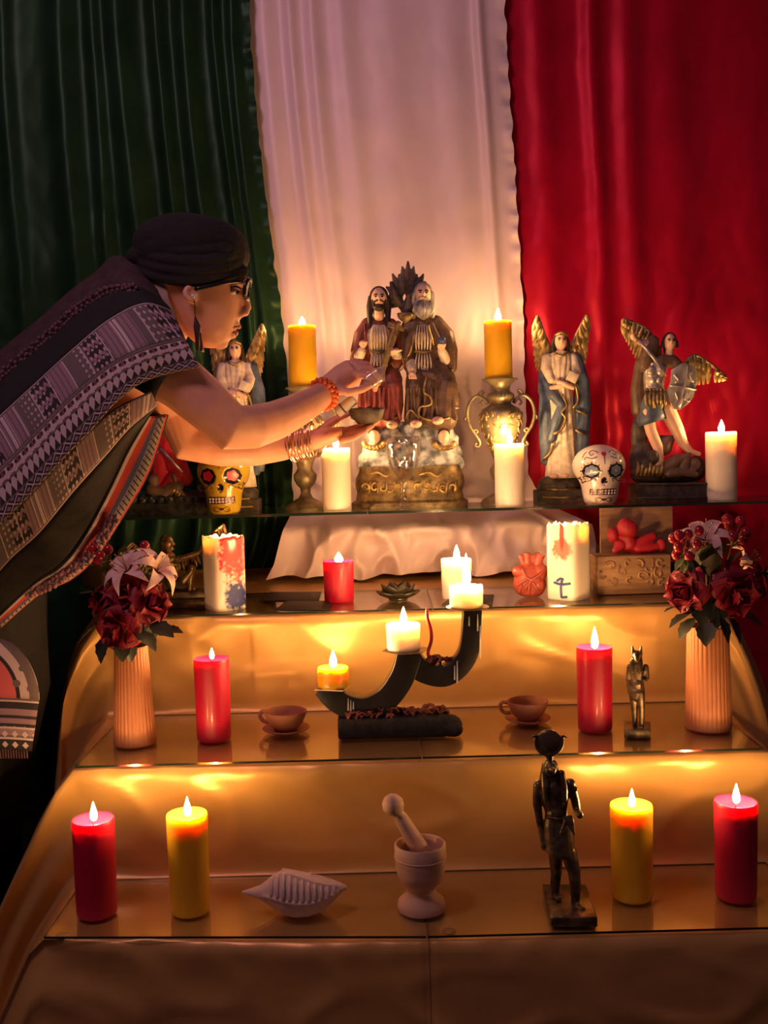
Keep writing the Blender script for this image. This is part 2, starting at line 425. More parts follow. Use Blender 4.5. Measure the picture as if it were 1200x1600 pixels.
# ------------------------------------------------------------------ candles
def flame_mesh(mb, c, w, h, lean=0.0):
    prof = [(0, 0), (.32, .05), (.46, .16), (.50, .30), (.44, .45), (.32, .62), (.18, .80), (.07, .93), (0, 1)]
    n = 12; rows = []
    for r, z in prof:
        rows.append([V(c) + V((max(r, .01) * w * math.cos(2 * PI * j / n) + lean * h * z * z, max(r, .01) * w * math.sin(2 * PI * j / n), z * h)) for j in range(n)])
    mb.grid(rows, close_u=True, cap=True)
def candle(label, px, top, base, width, D, Z, wax, group, flame=(9, 26), lean=0.0, pool=.35, rough_rim=0, nside=40, lit=True, fn=None, name='pillar_candle', cat='candle', taper=1.04, sunk=False):
    f = Fig(name, label, cat, px, base, D, Z, group); k = f.k
    h = (base - top) * k; r = width / 2 * k; rd = random.Random(px)
    fh = flame[1] * k; fw = flame[0] * k
    dip = pool * r
    prof = [(.0, 0), (r * .93, 0), (r * .985, .003), (r, .008), (r * lerp(1, taper, .5), h * .5), (r * lerp(1, taper, .8), h * .8), (r * taper, h - .0065), (r * taper, h - .004), (r * (taper - .03), h), (r * (taper - .12), h - .001), (r * .78, h - dip * .55), (r * .4, h - dip), (0.0005, h - dip)]
    b = MB()
    def wob(rr, z, a):
        q = rr if fn is None else fn(rr, z, a)
        return q * (1 + .008 * nz(math.cos(a) * 1.5, math.sin(a) * 1.5, z * 20 + px))
    b.lathe(prof, nside, fn=wob)
    if rough_rim:
        for i, p in enumerate(b.v):
            if p.z > h - .02 and p.xy.length > r * .6: p.z += rough_rim * k * nz(p.x * 120, p.y * 120, px)
    b.build('wax_body', wax, f.o, auto=60)
    wz = h - dip
    MB().tube([V((0, 0, wz - .002)), V((.0006, 0, wz + .006)), V((.0015, 0, wz + .011 + (.004 if not lit else 0)))], .0011, n=6).build('wick', M['wick'], f.o)
    if lit:
        m = MB(); flame_mesh(m, (.0015, 0, wz + .006 if sunk else max(wz + .007, h - .004)), fw, fh, lean); m.build('flame', M['flame'], f.o)
    return f
GP = 'pillar candles on the altar'
candle('red pillar candle beside the shell side yellow candle on the lowest step', 152, 1279, 1430, 62, 1.790, Z1, M['wax_red'], GP, (11, 30), pool=.40)
candle('yellow pillar candle between a red candle and the shell', 298, 1277, 1432, 61, 1.790, Z1, M['wax_yellow'], GP, (11, 30), pool=.40)
candle('yellow pillar candle next to the sun-disc statuette on the lowest step', 988, 1266, 1413, 63, 1.800, Z1, M['wax_yellow'], GP, (10, 28), pool=.40)
candle('red pillar candle at the right end of the lowest step', 1150, 1264, 1416, 63, 1.790, Z1, M['wax_red'], GP, (11, 31), pool=.40)
candle('tall red pillar candle between ribbed vase and clay cup', 335, 1032, 1160, 53, 2.105, Z2, M['wax_red'], GP, (7, 17), pool=.25)
candle('tall red pillar candle beside the jackal-headed statuette', 930, 1010, 1140, 53, 2.105, Z2, M['wax_red'], GP, (11, 34), pool=.30)
candle('short red pillar candle under the top shelf beside the lotus', 530, 868, 932, 46, 2.47, Z3, M['wax_red'], GP, (13, 15), pool=.35)
candle('short white pillar candle standing behind the black candle holder', 714, 870, 932, 46, 2.47, Z3, M['wax_white'], GP, (10, 24), pool=.3)
YW = dict(pool=.22, taper=1.0)
candle('white pillar candle under the woman\'s bangles', 527, 694, 792, 45, 2.755, Z4, M['wax_white'], GP, (9, 24), **YW)
candle('white pillar candle in front of the handled urn', 797, 692, 790, 46, 2.755, Z4, M['wax_white'], GP, (9, 24), **YW)
candle('white pillar candle at the right beside the sword-bearing statue', 1127, 668, 774, 47, 2.80, Z4, M['wax_white'], GP, (10, 20), **YW)

# ------------------------------------------------------------------ materials of the objects
M['bronze'] = pm('bronze', (.34, .23, .10), (.10, .065, .03), scale=45, rough=.38, metal=.75, bump=.15, bscale=120)
M['dark_bronze'] = pm('dark_bronze', (.22, .155, .085), (.06, .045, .026), scale=50, rough=.36, metal=.7, bump=.12, bscale=150)
M['old_gold'] = pm('old_gold', (.62, .44, .17), (.24, .155, .055), scale=60, rough=.42, metal=.7, bump=.2, bscale=140)
M['urn'] = pm('urn_metal', (.36, .30, .17), (.18, .145, .08), scale=40, rough=.42, metal=.65, bump=.12, bscale=120)
M['clay'] = pm('clay', (.42, .17, .085), (.34, .13, .065), scale=30, rough=.75, bump=.15, bscale=120)
M['terracotta'] = pm('terracotta', (.54, .20, .080), (.47, .17, .066), scale=20, rough=.55, bump=.08)
M['pale_wood'] = pm('pale_wood', (.64, .40, .27), (.54, .32, .21), scale=10, rough=.6, bump=.1, stretch=(1, 1, 5))
M['box_wood'] = pm('box_wood', (.36, .20, .095), (.24, .125, .055), scale=14, rough=.55, bump=.2, stretch=(1, 1, 8))
M['shell'] = pm('shell', (.80, .62, .50), (.66, .48, .38), scale=25, rough=.45, bump=.2, bscale=90, sss=.2, sscale=.01)
M['black'] = pm('black_paint', (.016, .014, .013), (.010, .009, .009), scale=40, rough=.42, bump=.08)
M['char'] = pm('charred_log', (.022, .017, .014), (.006, .005, .005), scale=60, rough=.8, bump=.6, bscale=160)
M['dried'] = pm('dried_petal', (.30, .075, .045), (.13, .035, .025), scale=80, rough=.7)
M['plate'] = pm('plate_brass', (.50, .34, .16), rough=.3, metal=.7, scale=30)
M['heart'] = pm('heart_clay', (.42, .075, .048), (.30, .05, .034), scale=30, rough=.45, bump=.15, bscale=90, coat=.1)
M['red_wax'] = pm('red_figure', (.42, .010, .022), (.34, .007, .015), scale=30, rough=.55, sss=.3, sscale=.01)
M['lotus'] = pm('lotus_metal', (.15, .13, .08), (.05, .044, .03), scale=60, rough=.4, metal=.55, bump=.2, bscale=150)
M['card'] = pm('card', (.022, .014, .012), (.012, .008, .007), scale=60, rough=.5)

# ------------------------------------------------------------------ painted square candles
def painted_wax(name, blobs, base=(.88, .78, .66)):
    m = pm(name, base, tuple(x * .94 for x in base), srad=(1, .88, .7), sscale=.012, **WAX)
    nt = m.node_tree; L = nt.links; b = nt.nodes['Principled BSDF']
    tc = nt.nodes.new('ShaderNodeTexCoord'); sp = nt.nodes.new('ShaderNodeSeparateXYZ'); L.new(tc.outputs['Object'], sp.inputs[0])
    nn = nt.nodes.new('ShaderNodeTexNoise'); nn.inputs['Scale'].default_value = 110; nn.inputs['Detail'].default_value = 6
    L.new(tc.outputs['Object'], nn.inputs['Vector'])
    def math_(op, a, c=None):
        n = nt.nodes.new('ShaderNodeMath'); n.operation = op
        for i, q in enumerate((a, c)):
            if q is None: continue
            if isinstance(q, (int, float)): n.inputs[i].default_value = q
            else: L.new(q, n.inputs[i])
        return n.outputs[0]
    cur = b.inputs['Base Color'].links[0].from_socket
    for (cx, cz, rx, rz, col, nk, st) in blobs:
        dx = math_('DIVIDE', math_('SUBTRACT', sp.outputs[0], cx), rx); dz = math_('DIVIDE', math_('SUBTRACT', sp.outputs[2], cz), rz)
        d = math_('ADD', math_('ADD', math_('MULTIPLY', dx, dx), math_('MULTIPLY', dz, dz)), math_('MULTIPLY', math_('SUBTRACT', nn.outputs[0], .5), nk))
        n = nt.nodes.new('ShaderNodeMapRange'); n.inputs[1].default_value = 1.25; n.inputs[2].default_value = .55; n.inputs[3].default_value = 0; n.inputs[4].default_value = st
        L.new(d, n.inputs[0])
        fr = math_('LESS_THAN', sp.outputs[1], .004)
        mx = nt.nodes.new('ShaderNodeMixRGB'); L.new(math_('MULTIPLY', n.outputs[0], fr), mx.inputs[0]); L.new(cur, mx.inputs[1]); mx.inputs[2].default_value = (*col, 1)
        cur = mx.outputs[0]
    L.new(cur, b.inputs['Base Color'])
    return m
def square(rot, p=5.0):
    def fn(r, z, a):
        c, s = abs(math.cos(a - rot)), abs(math.sin(a - rot))
        return r * .93 * (c ** p + s ** p) ** (-1 / p)
    return fn
kk = 2.45 / F
M['wax_p1'] = painted_wax('wax_red_blue', [(17 * kk, 92 * kk, 20 * kk, 46 * kk, (.70, .02, .02), 3.2, 1.0), (20 * kk, 22 * kk, 17 * kk, 22 * kk, (.01, .02, .20), 2.6, 1.0), (27 * kk, 85 * kk, 8 * kk, 40 * kk, (.50, .02, .05), 3.0, .7)])
M['wax_p2'] = painted_wax('wax_red_mark', [(-14 * kk, 80 * kk, 13 * kk, 17 * kk, (.82, .06, .02), 2.4, .85), (-14 * kk, 100 * kk, 3.2 * kk, 24 * kk, (.70, .02, .02), .6, .95)])
candle('wide white candle stained red and blue beside the bronze winged figure', 352, 830, 944, 58, 2.40, Z3, M['wax_p1'], GP, (9, 16), pool=1.0, sunk=True, rough_rim=7, nside=64, fn=square(.62), taper=1.02)
c2 = candle('wide square white candle with red drip and blue cross mark', 889, 819, 936, 58, 2.42, Z3, M['wax_p2'], GP, (9, 16), pool=1.0, sunk=True, rough_rim=8, nside=64, fn=square(.80), taper=1.0)
M['blue_wax'] = pm('blue_wax', (.04, .075, .30), (.03, .05, .2), scale=60, rough=.4)
cm = MB()
def onface(px, py):                                # on the left-front face of the square candle
    p = c2.p(px, py); a = .80 - PI / 4
    p.y = -(29.5 * c2.k) * 1.18 + abs(p.x + 0) * 0 + (p.x + 27 * c2.k) * -.0
    return p
# the face runs from the left corner toward the front corner; follow it in depth
def face_y(x):
    r = 29 * c2.k * .93; n = V((-math.sin(.80), -math.cos(.80))); n = V((-math.cos(PI / 2 - .80), -math.sin(PI / 2 - .80)))
    return (r * 1.035 + n.x * -x) / n.y * 1.0
for pts in ([(874, 901), (872, 915), (873, 931)], [(863, 909), (872, 911), (884, 908)], [(873, 931), (880, 929)], [(867, 906), (871, 902), (875, 903)]):
    q = [c2.p(*p) for p in pts]
    for p in q: p.y = face_y(p.x)
    cm.tube(crom(q, 3), .0028, n=8)
cm.build('blue_cross', M['blue_wax'], c2.o)

# ------------------------------------------------------------------ black curved candle holder and its candles
def stroke(F_, pts, width, depth, y=0):               # a band of even width along a pixel path, with real depth
    c = crom([V((a, b, 0)) for a, b in pts], 8); n = len(c); Lf, Rt = [], []
    for i, p in enumerate(c):
        t = (c[min(i + 1, n - 1)] - c[max(i - 1, 0)]).normalized(); w = width[0] + (width[1] - width[0]) * i / (n - 1)
        q = V((-t.y, t.x, 0)) * (w / 2); Lf.append(p + q); Rt.append(p - q)
    m = MB(); rows = []
    for a, b in zip(Lf, Rt):
        rows.append([F_.p(a.x, a.y, y - depth / 2) , F_.p(b.x, b.y, y - depth / 2), F_.p(b.x, b.y - 0, y + depth / 2), F_.p(a.x, a.y, y + depth / 2)])
        d = V((0, depth * F_.k, 0)); rows[-1][2] = rows[-1][1] + d; rows[-1][3] = rows[-1][0] + d
    return m.grid(rows, close_u=True, cap=True)
DH = 2.10
hd = Fig('candle_holder', 'black curved candle holder on a charred log with three plates', 'candle holder', 626, 1160, DH, Z2)
log = MB(); log.box(hd.p(612, 1145) + V((0, 0, 0)), (166 * hd.k, 46 * hd.k, 36 * hd.k))
for v in log.v: v.z = max(v.z, .0008) if v.z < .01 else v.z
log.ell(hd.p(703, 1145, -6) , (20 * hd.k, 24 * hd.k, 17 * hd.k)); log.ell(hd.p(708, 1152, -16), (15 * hd.k, 14 * hd.k, 11 * hd.k))
lg = log.build('log_base', M['char'], hd.o, remesh=.0035, sm=3)
stroke(hd, [(507, 1086), (530, 1110), (567, 1121), (603, 1106), (628, 1072), (640, 1034)], (34, 38), 30).build('lower_arm', M['black'], hd.o, bevel=.002)
stroke(hd, [(640, 1040), (660, 1062), (698, 1068), (730, 1035), (737, 966)], (34, 29), 30, y=0.6).build('upper_arm', M['black'], hd.o, bevel=.002)
pl = [(hd.p(521, 1086), 33, 4, R(-4)), (hd.p(634, 1027), 38, 4, R(-3)), (hd.p(730, 960), 34, 4, R(2))]
for i, (c, r, ns, ti) in enumerate(pl):
    r *= hd.k; q = MB()
    q.lathe([(.0, 0), (r * .9, 0), (r, .0016), (r * .97, .0028), (r * .88, .0016), (0.0, .0016)], 28 if i == 2 else 4 if i == 0 else 6)
    o = q.build('drip_plate', M['plate'], hd.o, smooth=i == 2, auto=40); o.location = c; o.rotation_euler = (0, 0, R(30) if i == 0 else .2)
for px, y0, y1 in ((545, 1103, 1122), (549, 1106, 1126), (553, 1108, 1120), (713, 1045, 1080), (709, 1052, 1074), (744, 972, 998), (748, 990, 1040), (731, 976, 990)):
    MB().tube([hd.p(px, lerp(y0, y1, t), -16) for t in (0, .5, 1)], [.8 * hd.k, 1.2 * hd.k, 1.5 * hd.k], n=6).build('wax_drip', M['wax_white'], hd.o)
def small_candle(label, px, top, base, width, lz, wax, flame, lean=0, **kw):
    p = hd.o.location + lz
    return candle(label, px, top, base, width, DH, p.z + .0017, wax, 'short candles on the black holder', flame, lean, name='short_candle', pool=.22, **kw)
small_candle('short yellow candle on the lowest plate of the black holder', 521, 1054, 1086, 50, pl[0][0], M['wax_yellow'], (11, 27), nside=9, taper=1.0)
small_candle('short white candle on the middle plate of the black holder', 631, 986, 1027, 52, pl[1][0], M['wax_white'], (11, 27), taper=1.03)
small_candle('short white candle on the top plate of the black holder', 729, 926, 960, 52, pl[2][0], M['wax_white'], (13, 50), taper=1.0, rough_rim=4)
# dried petals lying on the log and in the curves
def petals(label, spots, seed):
    rd = random.Random(seed); m = MB()
    for (px, py, y) in spots:
        c = hd.p(px, py, y); rot = Matrix.Rotation(rd.uniform(0, 6.3), 3, 'Z') @ Matrix.Rotation(rd.uniform(-.9, .9), 3, 'X')
        s = rd.uniform(.7, 1.25) * hd.k
        rows = []
        for i in range(5):
            t = i / 4; w = math.sin(PI * (t * .85 + .1)) * 4.5 * s
            rows.append([c + rot @ V((u * w, (t - .5) * 14 * s, abs(u) * 3 * s + 2.5 * s * math.sin(t * PI))) for u in (-1, 0, 1)])
        m.grid(rows)
    o = m.build('dried_petals', M['dried'], None, solid=.0006)
    o.location = hd.o.location
    return tag(o, label, 'petals', None, 'stuff')
rd = random.Random(5)
petals('heap of dried reddish petals on the charred log', [(rd.uniform(590, 700), 1127 - 11 * max(0, 1 - abs(x_ - 660) / 60) * rd.random() , rd.uniform(-16, 14)) for x_ in [rd.uniform(600, 700) for _ in range(60)]] + [(rd.uniform(542, 612), 1130 + rd.uniform(-3, 3), rd.uniform(-22, -14)) for _ in range(22)], 1)
petals('few dried petals in the lower curve of the holder', [(rd.uniform(578, 612), 1100 - (q - 578) * 0 - rd.uniform(0, 6), rd.uniform(-10, 8)) for q in range(580, 612, 3)], 2)
petals('dried pale petals in the upper curve of the holder', [(rd.uniform(668, 715), 1048 - rd.uniform(0, 8), rd.uniform(-10, 8)) for _ in range(22)], 3)
st = Fig('wax_stick', 'thin crooked red wax stick standing in the upper curve of the holder', 'stick', 676, 1046, DH - .01, Z2)
st.o.location.z = hd.o.location.z + hd.p(676, 1046).z
MB().limb(crom(st.P([(676, 1046), (669, 1030), (674, 1010), (673, 992), (668, 975), (667, 959)]), 4), [2.6 * st.k] * 20 + [1.4 * st.k], n=8).build('stick', M['red_wax'], st.o)

# ------------------------------------------------------------------ cups and saucers
def cup(label, slabel, cx, rim, base, hw, D, rz, zoff):
    k = mpp((0, D, Z2))
    s = Fig('saucer', slabel, 'saucer', cx, base, D, Z2, 'clay saucers')
    w = hw * 1.12 * k
    MB().lathe([(0, 0), (w * .55, 0), (w * .62, .002), (w * .96, .009), (w, .011), (w * .97, .0125), (w * .6, .006), (0, .0055)], 40).build('dish', M['clay'], s.o)
    c = Fig('cup', label, 'cup', cx, base, D, Z2 + .0058, 'clay cups'); c.o.rotation_euler.z = rz
    h = (base - rim) * k; r = hw * k
    MB().lathe([(0, 0), (r * .5, 0), (r * .53, .004), (r * .78, h * .35), (r * .95, h * .75), (r, h * .98), (r * .97, h), (r * .92, h * .97), (r * .86, h * .7), (r * .68, h * .35), (r * .4, .008), (0, .007)], 40).build('bowl', M['clay'], c.o)
    MB().tube(crom([V((-r * .93, 0, h * .82)), V((-r * 1.22, 0, h * .88)), V((-r * 1.36, 0, h * .62)), V((-r * 1.15, 0, h * .36)), V((-r * .82, 0, h * .36))], 5), .0042, n=10).build('handle', M['clay'], c.o)
cup('small clay cup on saucer beside the black candle holder', 'clay saucer under the cup beside the black candle holder', 447, 1107, 1138, 33, 2.14, R(-20), 0)
cup('small clay cup on saucer behind the sun-disc statuette', 'clay saucer under the cup behind the sun-disc statuette', 825, 1097, 1128, 32, 2.17, R(-10), 0)

# ------------------------------------------------------------------ mortar, pestle, shell
f = Fig('mortar', 'pale wooden mortar on a turned foot beside the sun-disc statuette', 'mortar', 659, 1430, 1.775, Z1); k = f.k
MB().lathe([(0, 0), (36 * k, 0), (38 * k, 5 * k), (36 * k, 13 * k), (26 * k, 22 * k), (21 * k, 30 * k), (23 * k, 36 * k), (33 * k, 46 * k), (38 * k, 62 * k), (40 * k, 85 * k), (40 * k, 103 * k), (38.5 * k, 105 * k), (36 * k, 103 * k), (35 * k, 85 * k), (30 * k, 62 * k), (15 * k, 50 * k), (0, 48 * k)], 48).build('bowl', M['pale_wood'], f.o, auto=40)
MB().tube([V((math.cos(a) * 40.3 * k, math.sin(a) * 40.3 * k, 84 * k)) for a in [i * PI / 24 for i in range(49)]], .8 * k, n=5).build('groove_ring', M['pale_wood'], f.o)
g = Fig('pestle', 'pale wooden pestle with a ball end leaning in the mortar', 'pestle', 659, 1430, 1.775, Z1)
a, b = g.p(614, 1264, 6), g.p(672, 1362, 10)
d = (b - a); L_ = d.length; m = MB()
prof = [(0, -17), (8, -15), (14, -9.5), (17.5, 0), (15, 9), (9.5, 15.5), (9, 19), (11, 24), (12, 40), (14, 70), (16.5, L_ / g.k - 8), (12, L_ / g.k - 2), (0, L_ / g.k)]
rot = frame_to(d); m.lathe([(r * g.k, z * g.k) for r, z in prof], 28)
m.v = [rot @ p + a for p in m.v]; m.build('rod', M['pale_wood'], g.o, auto=50)

f = Fig('conch_shell', 'pale ribbed conch shell lying on the lowest step', 'shell', 458, 1424, 1.775, Z1); k = f.k
m = MB(); rows = []
xs = [377, 390, 408, 428, 445, 462, 482, 502, 520, 535, 543]
up = [1391, 1388, 1382, 1366, 1358, 1361, 1365, 1369, 1374, 1379, 1383]; lo = [1394, 1398, 1404, 1416, 1426, 1431, 1430, 1422, 1407, 1392, 1387]
for x, u, l in zip(xs, up, lo):
    c = f.p(x, (u + l) / 2); h = (l - u) / 2 * k
    rows.append([c + V((0, h * 1.15 * math.cos(2 * PI * j / 20), h * math.sin(2 * PI * j / 20))) for j in range(20)])
m.grid(rows, close_u=True, cap=True)
def on_shell(x, deg, lift=1.03):
    u = interp(x, xs, up); l = interp(x, xs, lo); h = (l - u) / 2 * k * lift; a_ = R(deg)
    return f.p(x, (u + l) / 2) + V((0, -1.15 * h * math.cos(a_), h * math.sin(a_)))
m.tube(crom([on_shell(x, 4) for x in (412, 430, 455, 485, 510, 530)], 3), [2.6 * k] * 15 + [1.5 * k], n=8)
m.tube(crom([on_shell(x, d_) for x, d_ in ((424, 82), (450, 74), (480, 66), (506, 56), (530, 40))], 3), [2.8 * k] * 12 + [1.4 * k], n=8)
for x, y0 in ((441, 1356), (484, 1362)): m.tube(f.P([(x, y0 + 12, 6), (x + 2, y0 - 3, 6)]), [8 * k, 1.5 * k], n=8)
for v in m.v: v.z = max(v.z, .0006)
m.build('body', M['shell'], f.o, remesh=.0022, sm=3)
for i in range(11):
    x_ = lerp(426, 522, i / 10); top = lerp(80, 46, i / 10)
    MB().tube(crom([on_shell(x_ + 2 * math.sin(q), lerp(top, 6, q), 1.035 + .05 * math.sin(PI * q)) for q in (0, .25, .5, .75, 1)], 2), [1.4 * k] + [2.9 * k] * 7 + [1.8 * k], n=7).build('rib', M['shell'], f.o)


# ------------------------------------------------------------------ statuettes of bronze
def egyptian(f, base_box, body, sz, extra):
    k = f.k
    cx, w, dpt, h = base_box
    MB().box(f.p(cx, f.by) + V((0, 0, h * k / 2)), (w * k, dpt * k, h * k)).build('base', M['dark_bronze'], f.o, bevel=.0015)
    body.build('body', M['dark_bronze'], f.o, remesh=sz, sm=3)
    for n, m_ in extra: m_.build(n, M['dark_bronze'], f.o, remesh=sz, sm=2)
f = Fig('statuette', 'bronze falcon-headed statuette with sun disc striding on a plinth', 'statuette', 889, 1404, 1.755, Z1); k = f.k
f.o.rotation_euler.z = R(-3)
p, P_, R_ = f.p, f.P, f.R
b = MB()
b.limb(P_([(868, 1312, 10), (870, 1345, 14), (869, 1362, 16), (869, 1386, 18)]), R_([12, 9, 8, 5.5])); b.tube(P_([(869, 1386, 22), (871, 1387, 4), (872, 1388, -8)]), R_([6, 6, 4]))
b.limb(P_([(886, 1312, -4), (895, 1345, -10), (897, 1370, -12), (897, 1398, -10)]), R_([13, 10, 8.5, 6])); b.tube(P_([(898, 1398, -8), (903, 1402, -24), (906, 1405, -36)]), R_([6.5, 6.5, 4.5]))
b.limb(P_([(870, 1300), (868, 1262), (867, 1245)]), R_([(16, 21), (14, 19), (13, 17)])); b.limb(P_([(867, 1250), (865, 1225), (863, 1208)]), R_([(13, 17), (14, 22), (12, 24)]))
b.limb(P_([(839, 1207, 0), (838, 1235, 4), (843, 1268, 4), (848, 1296, -2)]), R_([8, 7, 5.5, 5])); b.ell(p(850, 1302, -3), (7 * k, 7 * k, 9 * k))
b.limb(P_([(889, 1205, 0), (896, 1228, 2), (899, 1248, -4)]), R_([8, 7, 6])); b.limb(P_([(899, 1248, -4), (900, 1256, -26)]), R_([6, 5.5]))
b.limb(P_([(862, 1206), (860, 1190)]), R_([9, 9])); b.ell(p(857, 1182, -4), (11 * k, 13 * k, 13 * k)); b.tube(P_([(858, 1183, -14), (861, 1186, -21), (861, 1193, -23)]), R_([5, 3.5, 1]))
h1 = MB(); h1.limb(P_([(857, 1176, 4), (858, 1192, 6), (861, 1206, 6)]), R_([13, (15, 17), (10, 21)]))
for x0, x1 in ((848, 850), (874, 878)): h1.limb(P_([(x0, 1188, -5), (x0 - 1 + (x1 - x0), 1210, -10), (x1, 1230, -13)]), R_([5.5, 6.5, 5]))
kl = MB(); rows = []
for (py, cx, hw, hd_) in ((1256, 870, 20, 15), (1268, 871, 23, 18), (1290, 872, 24, 22), (1314, 873, 23.5, 26)):
    rows.append([p(cx, py) + V((hw * k * math.cos(2 * PI * j / 24), hd_ * k * math.sin(2 * PI * j / 24), (-.18 * hw * k * math.cos(2 * PI * j / 24)) if py > 1300 else 0)) for j in range(24)])
kl.grid(rows, close_u=True, cap=True); kl.tube(P_([(852, 1259, -13), (870, 1262, -19), (890, 1256, -12)]), 2.6 * k); kl.tube(P_([(888, 1257, -14), (878, 1268, -22), (872, 1285, -25)]), 3 * k)
kl.prism(P_([(876, 1264, -24), (892, 1262, -20), (894, 1292, -26)]), V((0, 4 * k, 0)))
dsk = MB(); dsk.ell(p(855, 1138, 2), (20 * k, 7 * k, 20 * k), n=28, m=14); dsk.tube(P_([(856, 1155, 2), (857, 1170, 2)]), 6 * k)
for s_ in (-1, 1): dsk.tube([p(855 + s_ * 21 * math.cos(R(q)), 1138 - 21 * math.sin(R(q)), 0) for q in range(-85, 41, 14)] + [p(855 + s_ * 21, 1128, 0), p(855 + s_ * 29, 1132, 0)], R_([3.2, 3.0, 3, 3, 3, 2.8, 2.6, 2.4, 2.2, 2.2, 1.0]), n=8)
b.tube(P_([(893, 1213, -6), (899, 1213, -7)]), 3 * k); b.ell(p(864, 1212, 1), (29 * k, 14 * k, 14 * k)); b.ell(p(840, 1207), 9 * k); b.ell(p(888, 1204), 9 * k)
egyptian(f, (889, 70, 118, 15), b, .0016, [('headdress', h1), ('kilt', kl), ('sun_disc', dsk)])

f = Fig('statuette', 'small bronze jackal-headed statuette standing beside the tall red candle', 'statuette', 996, 1150, 2.06, Z2); k = f.k
f.o.rotation_euler.z = R(-14); p, P_, R_ = f.p, f.P, f.R
b = MB()
b.limb(P_([(989, 1085), (991, 1112, 1), (992, 1134, 2)]), R_([7.5, 5, 3.6])); b.limb(P_([(999, 1085, -4), (1002, 1112, -6), (1002, 1138, -8)]), R_([7.5, 5, 3.6]))
b.tube(P_([(992, 1134, 5), (991, 1136, -8)]), R_([4, 3])); b.tube(P_([(1002, 1138, -5), (1001, 1141, -20)]), R_([4, 3]))
b.limb(P_([(994, 1084), (994, 1066), (994, 1048)]), R_([(9, 12), (7.5, 10), (8, 13)]))
b.limb(P_([(982, 1044), (981, 1064), (983, 1084, -3)]), R_([4, 3.6, 3])); b.limb(P_([(1007, 1043), (1009, 1062), (1006, 1066, -10)]), R_([4.5, 4, 3.2]))
hdm = MB(); hdm.limb(P_([(993, 1026, 1), (993, 1040, 2), (993, 1046, 1)]), R_([8.5, 10, 9])); hdm.tube(P_([(993, 1026, -6), (993, 1033, -14), (993, 1037, -19)]), R_([6, 4, 2.2]))
for x in (986, 1000): hdm.tube(P_([(x + (2 if x < 990 else -2), 1024), (x, 1010)]), R_([4.2, .8]), n=8)
for x in (986, 999): hdm.limb(P_([(x, 1036, -5), (x, 1052, -9)]), R_([3.6, 3.6]))
kl = MB(); kl.limb(P_([(994, 1070), (994, 1088)]), R_([(9, 11), (11, 13)]))
egyptian(f, (996, 40, 52, 14), b, .0012, [('jackal_head', hdm), ('kilt', kl)])

def fan(m, lead, trail, w, n, k, y0=0, lift=2.5):      # overlapping feathers between two edge curves
    lc, tc = crom(lead, 12), crom(trail, 12)
    for i in range(n):
        t = i / (n - 1); a = lc[round(t * (len(lc) - 1))]; b = tc[round(t * (len(tc) - 1))]
        off = V((0, -(i % 2) * 1.2 * k, 0)); mid = a.lerp(b, .55) + V((0, -lift * k, 0))
        m.tube([a + off, mid + off, b.lerp(a, -.0) + off], [(1.6 * k, w * .55 * k), (1.8 * k, w * k), (.5 * k, w * .3 * k)], n=8, ref=(0, 1, 0))
    m.tube(lc, [2.4 * k] * len(lc), n=8)
f = Fig('figurine', 'bronze winged female figurine kneeling behind the pink lilies', 'figurine', 292, 925, 2.46, Z3); k = f.k; p, P_, R_ = f.p, f.P, f.R
m = MB(); m.box(p(290, 918), (84 * k, 50 * k, 14 * k)); m.box(p(290, 906), (70 * k, 42 * k, 12 * k)); m.build('base', M['dark_bronze'], f.o, bevel=.0015)
b = MB(); b.ell(p(263, 826), (8.5 * k, 9 * k, 11 * k)); b.ell(p(258, 824, 2), (8 * k, 9 * k, 11 * k)); b.ell(p(272, 828), (2.2 * k, 2 * k, 2.5 * k)); b.tube(P_([(269, 835), (271, 838)]), R_([3, 2]))
b.limb(P_([(262, 836), (263, 848)]), R_([5, 6])); b.limb(P_([(255, 828, 4), (256, 846, 5), (257, 862, 5)]), R_([6, 6, 4]))
b.limb(P_([(264, 850), (267, 868), (268, 888)]), R_([(9, 11), (8, 9), (11, 12)])); b.limb(P_([(268, 852, -6), (285, 850, -8), (312, 842, -8), (318, 832, -6)]), R_([4.5, 4, 3.4, 3]))
b.limb(P_([(258, 852, 4), (244, 862, 2), (230, 866, 0)]), R_([4.5, 4, 3])); b.limb(P_([(268, 888, -6), (290, 886, -14), (302, 870, -14)]), R_([8, 8, 6])); b.limb(P_([(302, 868, -14), (300, 886, -12), (298, 900, -12)]), R_([6, 5, 4])); b.limb(P_([(268, 892, 4), (280, 898, 0), (300, 900, 0)]), R_([9, 7, 5]))
b.ell(p(303, 866, -16), 6 * k)
b.build('body', M['bronze'], f.o, remesh=.0016, sm=2)
w = MB(); fan(w, P_([(318, 838, -4), (326, 818, -2), (350, 797, 0)]), P_([(320, 848, -4), (344, 845, -2), (356, 828, 0)]), 3.4, 10, k)
fan(w, P_([(272, 856, 0), (296, 850, 0), (320, 838, 0)]), P_([(276, 872, 0), (300, 866, 0), (330, 852, 0)]), 3, 12, k); w.build('wing', M['bronze'], f.o, auto=60)
w = MB(); fan(w, P_([(246, 866, 6), (226, 846, 4), (206, 826, 2)]), P_([(240, 880, 6), (205, 876, 4), (184, 846, 2)]), 4, 12, k); w.build('wing', M['bronze'], f.o, auto=60)

